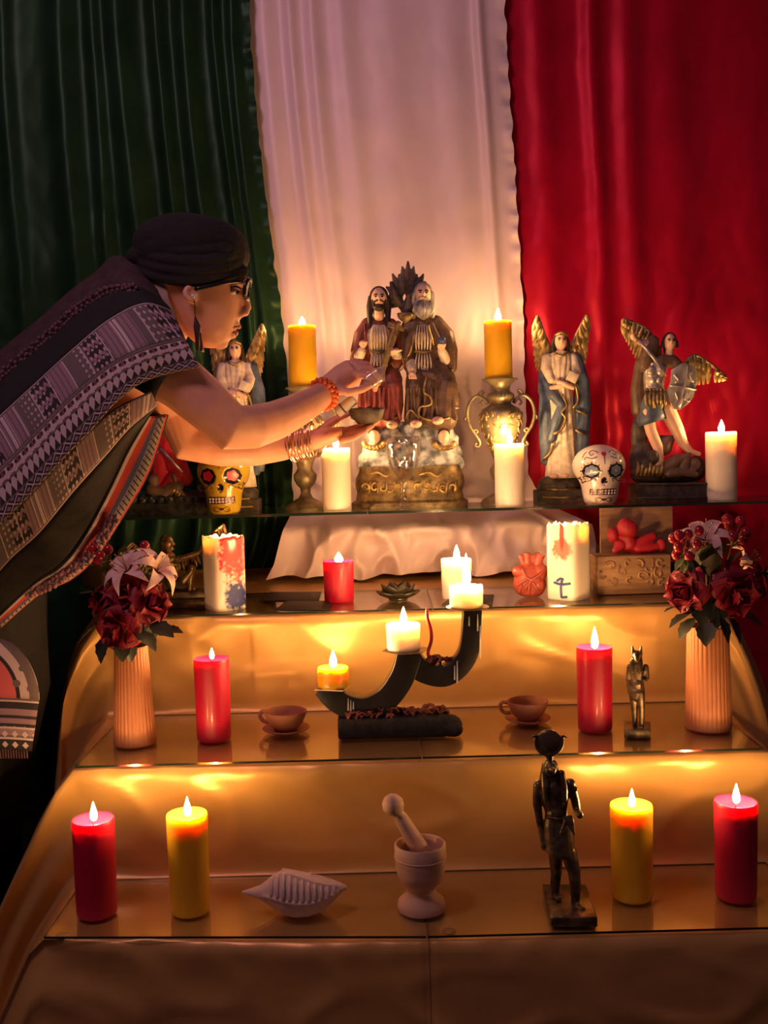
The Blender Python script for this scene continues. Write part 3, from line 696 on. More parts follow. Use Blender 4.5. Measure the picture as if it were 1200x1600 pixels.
# ------------------------------------------------------------------ lotus, heart, box, cards
f = Fig('lotus_bowl', 'small dark metal lotus flower bowl between two short candles', 'bowl', 622, 925, 2.47, Z3); k = f.k
def petal_cup(L, W, cup_, n=7, m=7, tip=.3):
    q = MB(); rows = []
    for i in range(m):
        t = i / (m - 1); w = W * (math.sin(PI * (t * .78 + .16)) if t < 1 else .04) * (1 - tip * t * t)
        row = []
        for j in range(n):
            u = j / (n - 1) * 2 - 1
            row.append(V((u * w, cup_ * (u * u * .9 * w / W) - L * .32 * math.sin(t * PI * .62) + .0, t * L)))
        rows.append(row)
    return q.grid(rows)
me = meshdata(petal_cup(27 * k, 15 * k, 7 * k), 'petal', M['lotus'], solid=.004, sub=1)
for ring, (n, tilt, rr, sc) in enumerate(((8, 48, 9, 1.0), (6, 24, 7, 1.05), (4, 2, 4, .95))):
    for i in range(n):
        a = 2 * PI * i / n + ring * .4
        link('petal', me, f.o, (rr * k * math.sin(a), -rr * k * math.cos(a), 3 * k), (R(tilt), 0, a), (sc,) * 3)
MB().lathe([(0, 0), (14 * k, 0), (16 * k, 3 * k), (8 * k, 7 * k), (0, 8 * k)], 24).build('foot', M['lotus'], f.o)

f = Fig('heart_ornament', 'red clay anatomical heart ornament beside the square candle', 'ornament', 827, 922, 2.46, Z3); k = f.k; p, P_, R_ = f.p, f.P, f.R
b = MB(); b.ell(p(826, 892), (24 * k, 18 * k, 24 * k)); b.ell(p(820, 902), (19 * k, 16 * k, 19 * k)); b.ell(p(836, 902), (17 * k, 15 * k, 20 * k)); b.ell(p(828, 912), (20 * k, 15 * k, 10 * k)); b.ell(p(812, 882, -3), (13 * k, 13 * k, 10 * k)); b.ell(p(842, 882, -2), (13 * k, 13 * k, 14 * k))
b.tube(P_([(826, 880), (824, 866), (822, 852)]), R_([8, 6, 5])); b.tube(P_([(818, 868), (812, 856)]), R_([5, 4])); b.tube(P_([(838, 880), (840, 862), (844, 854)]), R_([9, 8, 8])); b.tube(P_([(830, 866), (832, 855)]), R_([4, 3.6]))
for v in b.v: v.z = max(v.z, 0)
b.build('heart_body', M['heart'], f.o, remesh=.0018, sm=3)
vs_ = MB()
for pts in ([(814, 880, -15), (820, 892, -19), (826, 896, -19), (818, 908, -17)], [(826, 896, -19), (836, 890, -18), (844, 884, -16)], [(822, 893, -19), (808, 902, -15)], [(830, 900, -18), (838, 912, -15)], [(812, 904, -16), (810, 914, -12)], [(824, 900, -18), (824, 914, -16)]):
    vs_.limb(crom(P_(pts), 3), 2.3 * k, n=6)
vs_.build('vessel', M['heart'], f.o)

f = Fig('carved_box', 'carved wooden box with its plain lid standing open', 'box', 982, 922, 2.50, Z3); k = f.k; p, P_, R_ = f.p, f.P, f.R
f.o.rotation_euler.z = R(3)
MB().box(p(982, 891.5), (114 * k, 58 * k, 59 * k)).build('body', M['box_wood'], f.o, bevel=.0015)
MB().box(p(1001, 830, 27), (116 * k, 6 * k, 86 * k)).build('lid', M['box_wood'], f.o, bevel=.001)
cv = MB(); rd = random.Random(11)
def sp(cx, cy, r, a0, turns, sgn): return [p(cx + sgn * r * (1 - .75 * t) * math.cos(a0 + t * turns), cy - r * (1 - .75 * t) * math.sin(a0 + t * turns), -29.5) for t in [i / 9 for i in range(10)]]
for (cx, cy, r, a0, tn, sg) in ((994, 898, 10, 0, 5, 1), (990, 880, 8, 1, 5, -1), (1020, 893, 9, 2, 5, 1), (1022, 876, 8, 4, 5, -1), (1006, 886, 7, 3, 4, 1), (1024, 909, 7, 1, 4.5, 1), (1008, 908, 7, 0, 4, -1), (964, 890, 10, 2, 5, 1), (946, 882, 9, 0, 5, -1), (950, 904, 8, 3, 5, 1), (974, 906, 7, 1, 4, 1), (972, 876, 6, 5, 4, -1), (934, 896, 7, 2, 4, 1)):
    cv.tube(sp(cx, cy, r, a0, tn, sg), [2.2 * k] * 9 + [2.8 * k], n=6)
cv.tube(P_([(1011, 870, -29.5), (1010, 890, -30), (1008, 912, -29.5)]), 1.3 * k, n=6)
cv.build('carved_relief', M['box_wood'], f.o)
f2 = Fig('figurine', 'red wax figure reclining on the carved wooden box', 'figurine', 982, 922, 2.50, Z3 + 59.5 * k); f2.by = 864
p, P_, R_ = f2.p, f2.P, f2.R; b = MB()
b.ell(p(979, 824, -4), (17 * k, 15 * k, 17 * k)); b.ell(p(956, 834, -6), (9 * k, 11 * k, 12 * k)); b.limb(P_([(978, 836), (984, 850), (994, 855)]), R_([13, 14, 9])); b.limb(P_([(968, 850, -6), (960, 858, -10)]), R_([9, 6]))
b.limb(P_([(990, 852), (1006, 843), (1020, 836)]), R_([11, 9, 7])); b.limb(P_([(996, 855, -4), (1014, 854, -4), (1026, 852, -4)]), R_([9, 8, 6])); b.ell(p(1033, 850, -3), (8 * k, 7 * k, 10 * k))
for v in b.v: v.z = max(v.z, 0)
b.build('body', M['red_wax'], f2.o, remesh=.002, sm=3)
for lab, x0, x1, y0, y1 in (('dark thin card lying left of the short red candle', 404, 502, 939, 926), ('dark card lying flat beside the lotus bowl', 690, 772, 946, 930), ('dark thin sheet lying at the shelf edge before the short red candle', 430, 520, 953, 940)):  # the last one is just a thin dark sheet flat on the glass
    q = [atz(x0, y0, Z3 + .0004), atz(x1 - 4, y0, Z3 + .0004), atz(x1, y1, Z3 + .0004), atz(x0 + 18, y1, Z3 + .0004)]
    o = MB().prism(q, V((0, 0, .0022))).build('card', M['card'], None, bevel=.0004); tag(o, lab, 'card', 'dark cards on the upper glass')

# ------------------------------------------------------------------ urns with yellow candles, goblet
M['paint_skin'] = pm('painted_skin', (.86, .55, .38), (.80, .48, .32), scale=40, rough=.5)
M['paint_cream'] = pm('painted_cream', (.80, .68, .53), (.54, .43, .31), scale=60, rough=.55, bump=.2, bscale=120)
M['paint_blue'] = pm('painted_blue', (.11, .15, .22), (.05, .07, .11), scale=40, rough=.5, bump=.15, bscale=90)
M['paint_maroon'] = pm('painted_maroon', (.28, .060, .045), (.13, .03, .022), scale=40, rough=.5, bump=.15, bscale=90)
M['paint_brown'] = pm('painted_brown', (.15, .088, .052), (.07, .04, .025), scale=40, rough=.5, bump=.15, bscale=90)
M['paint_hair'] = pm('painted_hair', (.035, .022, .014), (.018, .012, .008), scale=80, rough=.5, bump=.3, bscale=200, stretch=(1, 1, .3))
M['paint_grey'] = pm('painted_grey_hair', (.50, .46, .41), (.17, .155, .135), scale=120, rough=.55, bump=.4, bscale=220, stretch=(1, 1, .3))
M['cloud'] = pm('painted_cloud', (.46, .49, .53), (.12, .135, .16), scale=45, rough=.5, bump=.5, bscale=60, lo=.4, hi=.62)
M['rock'] = pm('painted_rock', (.12, .085, .058), (.04, .03, .022), scale=45, rough=.55, bump=.5, bscale=90)
M['demon'] = pm('painted_demon', (.22, .13, .09), (.13, .075, .05), scale=40, rough=.5)
M['silver'] = pm('silver_paint', (.80, .74, .65), (.55, .50, .43), scale=60, rough=.32, metal=.7, bump=.1, bscale=90)
M['blue_orb'] = pm('blue_orb', (.05, .09, .24), rough=.3)
def urn(label, clabel, cx, rim, base, D, first):
    f = Fig('urn', label, 'urn', cx, base, D, Z4, 'handled metal urns'); k = f.k
    H = base - rim; s = H / 205.0
    pr = [(0, 0), (35, 0), (36, 3), (32, 9), (24, 13), (12, 20), (8, 28), (9, 36), (15, 42), (18, 50), (19, 58), (15, 64), (12, 70), (17, 84), (25, 104), (31, 122), (35, 138), (34.5, 148), (30, 156), (21, 161), (17, 164), (17, 168), (21, 172), (22, 177), (20, 181), (16, 184), (15, 189), (17, 195), (25, 201), (29, 203), (29, 205), (26, 204.5), (0, 203)]
    MB().lathe([(r * s * k, z * s * k) for r, z in pr], 48, fn=lambda r, z, a: r * (1 + (.045 * math.cos(a * 22) if 170 * s * k < z < 182 * s * k or 44 * s * k < z < 62 * s * k else 0))).build('body', M['urn'], f.o, auto=50)
    rel = MB(); rd = random.Random(4)
    def rad(z): return interp(z, [70, 84, 104, 122, 138, 148, 156], [12, 17, 25, 31, 35, 34.5, 30])
    for i in range(120):
        z = rd.uniform(88, 150); a = rd.uniform(0, 2 * PI); r = rad(z) * s * k
        c = V((r * math.cos(a), r * math.sin(a), z * s * k)); rot = Matrix.Rotation(a, 3, 'Z') @ Matrix.Rotation(rd.uniform(0, PI), 3, 'X')
        rel.ell(c, (1.6 * k, 2.0 * k, 5.2 * k), rot=rot, n=6, m=5)
    o = rel.build('leaf_relief', M['old_gold'], f.o); o['kind'] = 'stuff'
    for sg in (-1, 1):
        h = MB(); pts = [(21, 165), (26, 172), (38, 178), (50, 168), (55, 148), (50, 128), (40, 112), (35, 102), (38, 95), (43, 97), (41, 102)]
        c = crom([V((sg * x * s * k, 0, z * s * k)) for x, z in pts], 5); n = len(c)
        h.tube(c, [lerp(3.0, 2.0, i / n) * k for i in range(n)], n=8)
        for q in ([(38, 178), (32, 186), (28, 184), (31, 179)], [(46, 120), (42, 124), (38, 120), (42, 117)], [(54, 146), (59, 142), (58, 138)], [(30, 172), (34, 166), (30, 162)]):
            h.tube(crom([V((sg * x * s * k, 0, z * s * k)) for x, z in q], 4), 1.7 * k, n=7)
        h.build('handle', M['urn'], f.o)
    return f
urn('handled metal urn partly hidden by the woman\'s forearm', '', 478, 590, 780, 2.86, True)
urn('handled metal urn with leaf relief under a yellow candle', '', 785, 580, 775, 2.86, False)
candle('yellow pillar candle on the urn behind the woman\'s wrist', 474, 492, 588, 43, 2.86, Z4 + (190 - 1.5) * mpp((0, 2.86, Z4)), M['wax_yellow'], GP, (10, 14), pool=.15, taper=1.01)
candle('yellow pillar candle on the urn beside the blue-robed angel', 779, 488, 578, 43, 2.86, Z4 + (195 - 1.5) * mpp((0, 2.86, Z4)), M['wax_yellow'], GP, (10, 20), pool=.15, taper=1.01)

f = Fig('goblet', 'clear glass goblet of water before the seated pair statue', 'goblet', 632, 786, 2.745, Z4); k = f.k
MB().lathe([(0, 0), (24 * k, 0), (24.5 * k, 1 * k), (14 * k, 5 * k), (7 * k, 10 * k), (5.5 * k, 16 * k), (8 * k, 19 * k), (5 * k, 23 * k), (4 * k, 34 * k), (6 * k, 44 * k), (14 * k, 52 * k), (22 * k, 66 * k), (26.5 * k, 84 * k), (26.5 * k, 100 * k), (25 * k, 114 * k), (24.2 * k, 114 * k), (25.4 * k, 100 * k), (25.4 * k, 84 * k), (21 * k, 67 * k), (12 * k, 53 * k), (0, 48 * k)], 40).build('glass', M['clear'], f.o)
M['water'] = clear_glass('water', (.95, .95, .95), ior=1.33, base=.02)
MB().lathe([(0, 49 * k), (11 * k, 53.5 * k), (20 * k, 67 * k), (22.5 * k, 75 * k), (0, 75 * k)], 32).build('water', M['water'], f.o)

# ------------------------------------------------------------------ sugar skulls
def skull(name, label, cx, base, D, W, Hh, bone, kind):
    f = Fig(name, label, 'skull', cx, base, D, Z4, 'painted ceramic skulls'); k = f.k
    w, h = W * k / 2, Hh * k
    b = MB(); b.ell((0, .10 * w, h * .64), (w, w * 1.12, h * .36), n=32, m=20)
    rows = []
    for t, ww, dd, yy in ((0.0, .50, .55, -.02), (.04, .60, .66, -.06), (.15, .66, .70, -.10), (.30, .70, .78, -.08), (.42, .80, .9, 0), (.55, .92, 1.0, .06), (.65, .95, 1.0, .1)):
        rows.append([V((w * ww * math.cos(a) * (1), w * (yy + dd * math.sin(a)), h * t)) for a in [2 * PI * j / 32 for j in range(32)]])
    b.grid(rows, close_u=True, cap=True)
    o = b.build('skull_body', bone, f.o, remesh=.0028, sm=8)
    # press in eye and nose hollows
    me = o.data; ez, ex = h * .565, w * .46
    for v in me.vertices:
        if v.co.y < 0:
            for sx in (-1, 1):
                q = ((v.co.x - sx * ex) / (w * .30)) ** 2 + ((v.co.z - ez) / (h * .115)) ** 2
                if q < 1.3: v.co.y += w * .13 * max(0, 1 - q / 1.3)
            q = (v.co.x / (w * .13)) ** 2 + ((v.co.z - h * .40) / (h * .075)) ** 2
            if q < 1: v.co.y += w * .08 * (1 - q)
    bvh = BVHTree.FromPolygons([v.co.copy() for v in me.vertices], [tuple(p.vertices) for p in me.polygons])
    def S(x, z, lift=.0006):
        hit = bvh.ray_cast(V((x * w, -1, z * h)), V((0, 1, 0)))
        return (hit[0] if hit[0] else V((x * w, -w * .8, z * h))) + V((0, -lift, 0))
    def disc(m, cx_, cz, rx, rz, n=20, rot=0, lift=.0008, pts=None):
        c = S(cx_, cz, lift); ring = []
        for i in range(n):
            a = 2 * PI * i / n; rr = 1 if pts is None else pts(a)
            ring.append(S(cx_ + rx * rr * math.cos(a + rot), cz + rz * rr * math.sin(a + rot), lift))
        mid = [c.lerp(q, .5) for q in ring]; mid = [S(q.x / w, q.z / h, lift) for q in mid]
        f_ = [(0, 1 + i, 1 + (i + 1) % n) for i in range(n)] + [(1 + i, 1 + n + i, 1 + n + (i + 1) % n, 1 + (i + 1) % n) for i in range(n)]
        m.add([c] + mid + ring, f_); return m
    def line(m, pts, r=.0009):
        c = crom([V((x, 0, z)) for x, z in pts], 5); m.tube([S(q.x, q.z, .0002) for q in c], r, n=6)
    ink = MB()
    for sx in (-1, 1):
        e = MB(); disc(e, sx * .46, .565, .31, .12, pts=lambda a: 1 + .06 * math.cos(8 * a)); e.build('eye_socket', M['ink'], f.o)
        if kind == 'white':
            for i in range(6):
                a = i * PI / 3 + .5; pm_ = MB(); disc(pm_, sx * .46 + .135 * math.cos(a), .565 + .055 * math.sin(a), .10, .042, n=10, lift=.0018); pm_.build('eye_petal', M['eye_blue'], f.o)
            pm_ = MB(); disc(pm_, sx * .46, .565, .05, .02, n=10, lift=.0028); pm_.build('eye_centre', M['tooth'], f.o)
            for i in range(16):
                a = 2 * PI * i / 16; q = MB(); disc(q, sx * .46 + .34 * math.cos(a), .565 + .138 * math.sin(a), .032, .013, n=6, lift=.0008); q.build('dot', M['ochre'] if i % 2 else M['ink_red'], f.o)
        else:
            pm_ = MB(); disc(pm_, sx * .46, .57, .20, .075, lift=.0018, pts=lambda a: 1 + .12 * math.cos(5 * a)); pm_.build('eye_flower', M['eye_red'], f.o)
        for cur in ([(sx * .78, .47), (sx * .84, .42), (sx * .76, .37), (sx * .64, .40), (sx * .66, .44), (sx * .71, .43)], [(sx * .66, .38), (sx * .50, .41), (sx * .38, .44), (sx * .30, .42), (sx * .34, .39)],
                    [(sx * .2, .86), (sx * .36, .90), (sx * .5, .86), (sx * .44, .82), (sx * .36, .85)], [(sx * .25, .80), (sx * .45, .77), (sx * .62, .79), (sx * .68, .75)], [(sx * .55, .88), (sx * .66, .84), (sx * .74, .78)],
                    [(sx * .08, .10), (sx * .2, .12), (sx * .3, .10), (sx * .26, .075), (sx * .2, .09)], [(sx * .1, .065), (sx * .2, .05), (sx * .32, .07)]):
            q = MB(); line(q, cur, .0011); q.build('painted_scroll', M['ink_red'], f.o)
    for (z_, a_, c_) in [(.79 - i * .025, .03, .010) for i in range(5)] + [(.335, .03, .012), (.09, .10, .02)]:
        q = MB(); disc(q, 0, z_, a_, c_, n=8); q.build('dot', M['ink_red'], f.o)
    nm = MB(); disc(nm, -.055, .40, .065, .045, n=10); disc(nm, .055, .40, .065, .045, n=10); disc(nm, 0, .425, .05, .04, n=10); nm.build('nose_hollow', M['ink'], f.o, smooth=False)
    if kind == 'white':
        hm = MB(); disc(hm, 0, .845, .09, .038, n=24, pts=lambda a: (1 - .35 * math.exp(-((a - PI / 2) / .35) ** 2)) * (1 + .15 * math.exp(-((a - 3 * PI / 2) / .4) ** 2))); hm.build('painted_heart', M['eye_red'], f.o)
    mo = MB()
    for i in range(13): pass
    rows = [[S(lerp(-.50, .50, i / 12), z, .0003) for i in range(13)] for z in (.165, .20, .235, .27)]
    mo.grid(rows).build('mouth', M['ink_red'], f.o)
    for row, z in enumerate((.238, .197)):
        for i in range(8):
            x = lerp(-.42, .42, i / 7); c = S(x, z, .0)
            tm = MB().ell(c, (w * .052 * (1.15 if 2 < i < 5 else .95), .0022, h * .0185), n=8, m=6); tm.build('tooth', M['tooth'], f.o)
    return f
M['ink'] = pm('black_glaze', (.015, .010, .015), rough=.15)
M['ink_red'] = pm('maroon_glaze', (.11, .02, .03), rough=.2)
M['ochre'] = pm('ochre_glaze', (.55, .33, .06), rough=.2)
M['eye_blue'] = pm('blue_glaze', (.22, .28, .46), rough=.2)
M['eye_red'] = pm('red_glaze', (.62, .03, .05), rough=.2)
M['tooth'] = pm('tooth_glaze', (.80, .70, .62), rough=.2)
M['bone'] = pm('white_glaze', (.80, .70, .63), (.76, .65, .58), rough=.12, coat=.5)
M['bone_y'] = pm('yellow_glaze', (.62, .42, .03), (.56, .36, .02), rough=.12, coat=.5)
skull('skull', 'white sugar skull painted with flower eyes and a red heart', 937, 781, 2.76, 82, 93, M['bone'], 'white')
skull('skull', 'yellow sugar skull with red eyes under the woman\'s forearm', 351, 795, 2.745, 82, 106, M['bone_y'], 'yellow')

# ------------------------------------------------------------------ winged robed angels
def head(f, cx, cy, r, hair, face='paint_skin', y=-3, beard=None, tilt=0):
    p, k = f.p, f.k; o = f.o
    m = MB(); m.ell(p(cx, cy, y), (r * .84 * k, r * .9 * k, r * 1.18 * k), n=18, m=14); m.ell(p(cx, cy + r * .15, y - r * .86), (r * .13 * k, r * .2 * k, r * .28 * k)); m.limb([p(cx, cy + r * .7, y + 2), p(cx, cy + r * 1.75, y + 3)], [r * .5 * k, r * .6 * k])
    m.ell(p(cx, cy + r * .62, y - r * .66), (r * .22 * k, r * .14 * k, r * .10 * k))
    m.build('head', M[face], o, remesh=.0011, sm=2)
    for sx in (-1, 1):
        MB().ell(p(cx + sx * r * .32, cy - r * .08, y - r * .80), (r * .15 * k, r * .1 * k, r * .09 * k), n=8, m=6).build('eye', M['ink'], o)
        MB().tube([p(cx + sx * r * .14, cy - r * .24, y - r * .83), p(cx + sx * r * .34, cy - r * .32, y - r * .80), p(cx + sx * r * .52, cy - r * .24, y - r * .66)], .09 * r * k, n=5).build('eyebrow', M['paint_hair'], o)
    if hair:
        h = MB(); h.ell(p(cx, cy - r * .35, y + r * .35), (r * 1.0 * k, r * .95 * k, r * 1.05 * k), n=18, m=12)
        for sx in (-1, 1): h.limb([p(cx + sx * r * .85, cy - r * .1, y + r * .1), p(cx + sx * r * .98, cy + r * .8, y + r * .2), p(cx + sx * r * hair[1], cy + r * hair[2], y + r * .2)], [r * .32 * k, r * .36 * k, r * .26 * k])
        h.limb([p(cx, cy + r * .2, y + r * .7), p(cx, cy + r * 1.2, y + r * .7)], [r * .8 * k, r * .7 * k])
        # keep the face clear
        h.build('hair', M[hair[0]], o, remesh=.0014, sm=2)
def robe(f, secs, mat, name, n=40, flutes=11, amp=.10, remesh=None, seed=1.0):   # secs: (py, cx, half width, half depth)
    rows = []; cs = crom([V((a, b, 0)) for a, b, *_ in secs], 4); ws = crom([V((c, d, 0)) for _, _, c, d in secs], 4); N = len(cs)
    for i, (c, w) in enumerate(zip(cs, ws)):
        g = amp * sstep(0, .35, i / N)
        row = []
        for j in range(n * 2):
            a = 2 * PI * j / (n * 2); fl = 1 + g * math.sin(a * flutes + 1.2 * nz(a * 1.3, i * .12, seed) * 4) * (.6 + .5 * nz(math.cos(a) * 2, math.sin(a) * 2, seed + i * .05))
            row.append(f.p(c.y, c.x) + V((w.x * f.k * fl * math.cos(a), w.y * f.k * fl * math.sin(a), 0)))
        rows.append(row)
    return MB().grid(rows, close_u=True, cap=True).build(name, M[mat], f.o)
def wing(f, lead, trail, w, n=12, y=8, mat='old_gold'):
    m = MB(); L1 = f.P([(a, b, y) for a, b in lead]); T1 = f.P([(a, b, y + 2) for a, b in trail]); fan(m, L1, T1, w, n, f.k)
    mid = [a.lerp(b, .45) for a, b in zip(L1, T1)]; m2 = f.P([(a, b, y - 3) for a, b in lead]); fan(m, m2, [q + V((0, -3 * f.k, 0)) for q in mid], w * .8, n, f.k)
    return m.build('wing', M[mat], f.o, auto=60)
def angel(label, cx, by, D, dx, dy, s):
    f = Fig('angel_statue', label, 'statue', cx, by, D, Z4, 'robed angel statues'); k = f.k
    def q(x, y, *z): return (cx + (x - 873) * s + dx, by + (y - 787) * s + dy * (787 - y) / 250, *[t * s for t in z])
    p = lambda x, y, *z: f.p(*q(x, y, *z))
    P_ = lambda pts: [p(*t) for t in pts]
    m = MB(); m.box(p(873, 778), (74 * s * k, 46 * s * k, 20 * s * k)); m.ell(p(873, 764), (35 * s * k, 22 * s * k, 13 * s * k)); m.ell(p(858, 756, -6), (18 * s * k, 14 * s * k, 9 * s * k)); m.ell(p(890, 757, 0), (18 * s * k, 14 * s * k, 9 * s * k))
    for v in m.v: v.z = max(v.z, 0)
    m.build('rock_base', M['rock'], f.o, remesh=.0022, sm=2)
    for py, w in ((768, 46), (780, 58)): MB().tube(P_([(873 - w / 2, py, -22), (873, py + 1, -25), (873 + w / 2, py, -22)]), 1.6 * s * k, n=6).build('moulding', M['old_gold'], f.o)
    S = lambda secs: [(q(c, y)[1], q(c, y)[0], a * s, b * s) for y, c, a, b in secs]
    robe(f, S([(750, 878, 27, 18), (720, 877, 24, 17), (680, 876, 22, 16), (640, 875, 20, 15), (605, 873, 17, 13), (575, 872, 19, 12), (560, 872, 17, 10), (554, 873, 8, 7)]), 'paint_cream', 'gown', amp=.10, flutes=13)
    # mantle: one long panel each side and a sweep across the hips
    mt = MB()
    mt.limb(P_([(899, 566, 3), (907, 600, 1), (908, 640, 0), (906, 690, 0), (904, 725, 2)]), [(9 * s * k, 9 * s * k), (10 * s * k, 12 * s * k), (9 * s * k, 14 * s * k), (8 * s * k, 14 * s * k), (7 * s * k, 13 * s * k)])
    mt.limb(P_([(850, 612, 2), (851, 650, 0), (852, 690, -2), (853, 722, 2)]), [8 * s * k, 11 * s * k, 11 * s * k, 9 * s * k])
    mt.limb(P_([(848, 600, 0), (862, 622, -10), (874, 640, -14), (866, 664, -14), (858, 690, -13)]), [6 * s * k, 9 * s * k, 8 * s * k, 9 * s * k, 7 * s * k])
    mt.limb(P_([(856, 560, 6), (847, 590, 4), (846, 615, 3)]), [7 * s * k, 7 * s * k, 7 * s * k])
    mt.build('mantle', M['paint_blue'], f.o, remesh=.0018, sm=2)
    for pts in ([(861, 683, -25), (872, 676, -25), (878, 660, -25), (872, 650, -23), (880, 640, -23), (874, 624, -20)], [(897, 646, -13), (906, 650, -15), (914, 651, -8)], [(897, 677, -12), (906, 682, -14), (913, 683, -8)], [(846, 722, -8), (856, 712, -13), (862, 696, -22)], [(880, 612, -16), (893, 606, -14), (899, 630, -13), (892, 642, -14)]):
        MB().limb(crom(P_(pts), 3), 1.9 * s * k, n=7).build('gold_trim', M['old_gold'], f.o)
    sl = MB(); sl.limb(P_([(853, 566, 0), (851, 580, -3), (858, 598, -8)]), [9 * s * k, 9 * s * k, 7 * s * k]); sl.build('sleeve', M['paint_cream'], f.o, remesh=.0016, sm=2); sl = MB(); sl.limb(P_([(893, 564, 2), (898, 585, -3), (892, 600, -10)]), [8 * s * k, 8 * s * k, 6 * s * k]); sl.build('sleeve', M['paint_cream'], f.o, remesh=.0016, sm=2)
    hm = MB(); hm.limb(P_([(868, 603, -15), (878, 607, -18), (890, 612, -16)]), [4 * s * k, 4.5 * s * k, 3.5 * s * k]); hm.limb(P_([(858, 612, -12), (872, 609, -17)]), [4 * s * k, 3.6 * s * k])
    hm.build('hands', M['paint_skin'], f.o, remesh=.0012, sm=2)
    MB().box(p(889, 596, -17), (16 * s * k, 2.5 * s * k, 15 * s * k), rot=Matrix.Rotation(.45, 3, 'Y')).build('scroll', M['paint_cream'], f.o, bevel=.0005)
    MB().limb(crom(P_([(863, 558, -9), (873, 563, -12), (882, 557, -9)]), 4), 2.2 * s * k, n=7).build('collar', M['old_gold'], f.o)
    hx, hy = q(873, 539); head(f, hx, hy, 11.5 * s, ('paint_hair', 1.0, 1.4))
    MB().tube(crom([f.p(hx - 9.5 * s, hy - 8 * s, -7), f.p(hx, hy - 12 * s, -12), f.p(hx + 9.5 * s, hy - 8 * s, -7)], 4), 2 * s * k, n=7).build('headband', M['old_gold'], f.o)
    Q = lambda pts: [q(*t)[:2] for t in pts]
    wing(f, Q([(862, 560), (850, 530), (838, 499)]), Q([(858, 590), (838, 580), (831, 530)]), 5 * s)
    wing(f, Q([(886, 556), (900, 525), (914, 498)]), Q([(892, 588), (912, 575), (918, 525)]), 5 * s)
    fm = MB(); fm.ell(p(862, 748, -18), (7 * s * k, 8 * s * k, 4 * s * k)); fm.ell(p(880, 747, -16), (6 * s * k, 8 * s * k, 4 * s * k)); fm.build('feet', M['paint_skin'], f.o)
angel('blue-mantled angel statue reading a scroll beside the white skull', 873, 785, 2.92, 0, 0, 1.0)
angel('blue-mantled angel statue half hidden behind the woman\'s arm', 372, 788, 2.87, -2, -6, .98)

# ------------------------------------------------------------------ seated pair statue
f = Fig('seated_statue', 'painted statue of two seated robed men above clouds and cherub heads', 'statue', 640, 786, 2.87, Z4); k = f.k
p, P_, R_ = f.p, f.P, f.R
rows = []
for (py, hw, hd_) in ((786, 90, 44), (778, 91, 45), (774, 84, 41), (762, 82, 40), (750, 85, 42), (740, 84, 41), (732, 80, 38), (722, 78, 37)):
    n = 64; rows.append([p(640, py) + V((hw * k * math.copysign(abs(math.cos(a)) ** .7, math.cos(a)), hd_ * k * math.copysign(abs(math.sin(a)) ** .7, math.sin(a)), 0)) for a in [2 * PI * j / n for j in range(n)]])
M['gilt_base'] = pm('gilded_brown', (.34, .235, .10), (.10, .066, .033), scale=50, rough=.45, metal=.4, bump=.4, bscale=90)
MB().grid(rows, close_u=True, cap=True).build('plinth', M['gilt_base'], f.o, auto=40)
sc = MB(); sq = lambda cx, cy, r, a0, tn, sg: [p(cx + sg * r * (1 - .7 * t) * math.cos(a0 + t * tn), cy - r * (1 - .7 * t) * math.sin(a0 + t * tn), -45 + abs(cx - 640) * .09) for t in [i / 9 for i in range(10)]]
for i, cx in enumerate((573, 586, 598, 610, 622, 650, 664, 677, 690, 703)):
    sc.tube(sq(cx, 757, 7.5, i * 1.3, 4.6, 1 if i % 2 else -1), [1.9 * k] * 10, n=6); sc.tube([p(cx + 6, 748, -45.5 + abs(cx - 640) * .09), p(cx + 4, 766, -45.5 + abs(cx - 640) * .09)], 1.5 * k, n=6)
for cx in (590, 668): sc.tube(crom([p(cx - 14, 738, -38), p(cx, 734, -40), p(cx + 12, 740, -39), p(cx + 22, 735, -38)], 4), 1.8 * k, n=6)
o = sc.build('raised_lettering', M['old_gold'], f.o); o['kind'] = 'stuff'
cl = MB(); rd = random.Random(8)
rows = []
for (py, hw, hd_) in ((726, 80, 38), (710, 78, 37), (690, 74, 34), (668, 67, 30), (654, 58, 26)):
    rows.append([p(641, py) + V((hw * k * math.cos(a), hd_ * k * math.sin(a), 0)) for a in [2 * PI * j / 32 for j in range(32)]])
cl.grid(rows, close_u=True, cap=True)
for i in range(90):
    t = rd.random(); py = lerp(724, 660, t); hw = lerp(78, 62, t); hd_ = lerp(37, 28, t); a = rd.uniform(0, 2 * PI); r = rd.uniform(5, 10)
    cl.ell(p(641, py) + V((hw * k * math.cos(a), hd_ * k * math.sin(a), 0)), (r * k, r * .6 * k, r * k), n=10, m=7)
cl.build('cloud_base', M['cloud'], f.o, remesh=.0026, sm=1)
for cx in (585, 691):                                    # cherub heads with gold collars
    MB().ell(p(cx, 680, -38), (8.5 * k, 9 * k, 11 * k)).ell(p(cx, 683, -47), (1.6 * k, 2 * k, 2.4 * k)).build('cherub_head', M['paint_skin'], f.o)
    MB().ell(p(cx, 673, -34), (9.5 * k, 8 * k, 7 * k)).build('cherub_hair', M['paint_hair'], f.o)
    c = MB()
    for i in range(9):
        a = PI * (1 + i / 8); c.ell(p(cx + 15 * math.cos(a), 690 - 7 * math.sin(a), -38), (5 * k, 4 * k, 4.5 * k), rot=Matrix.Rotation(.4, 3, 'Y'), n=8, m=6)
    c.build('cherub_collar', M['old_gold'], f.o)
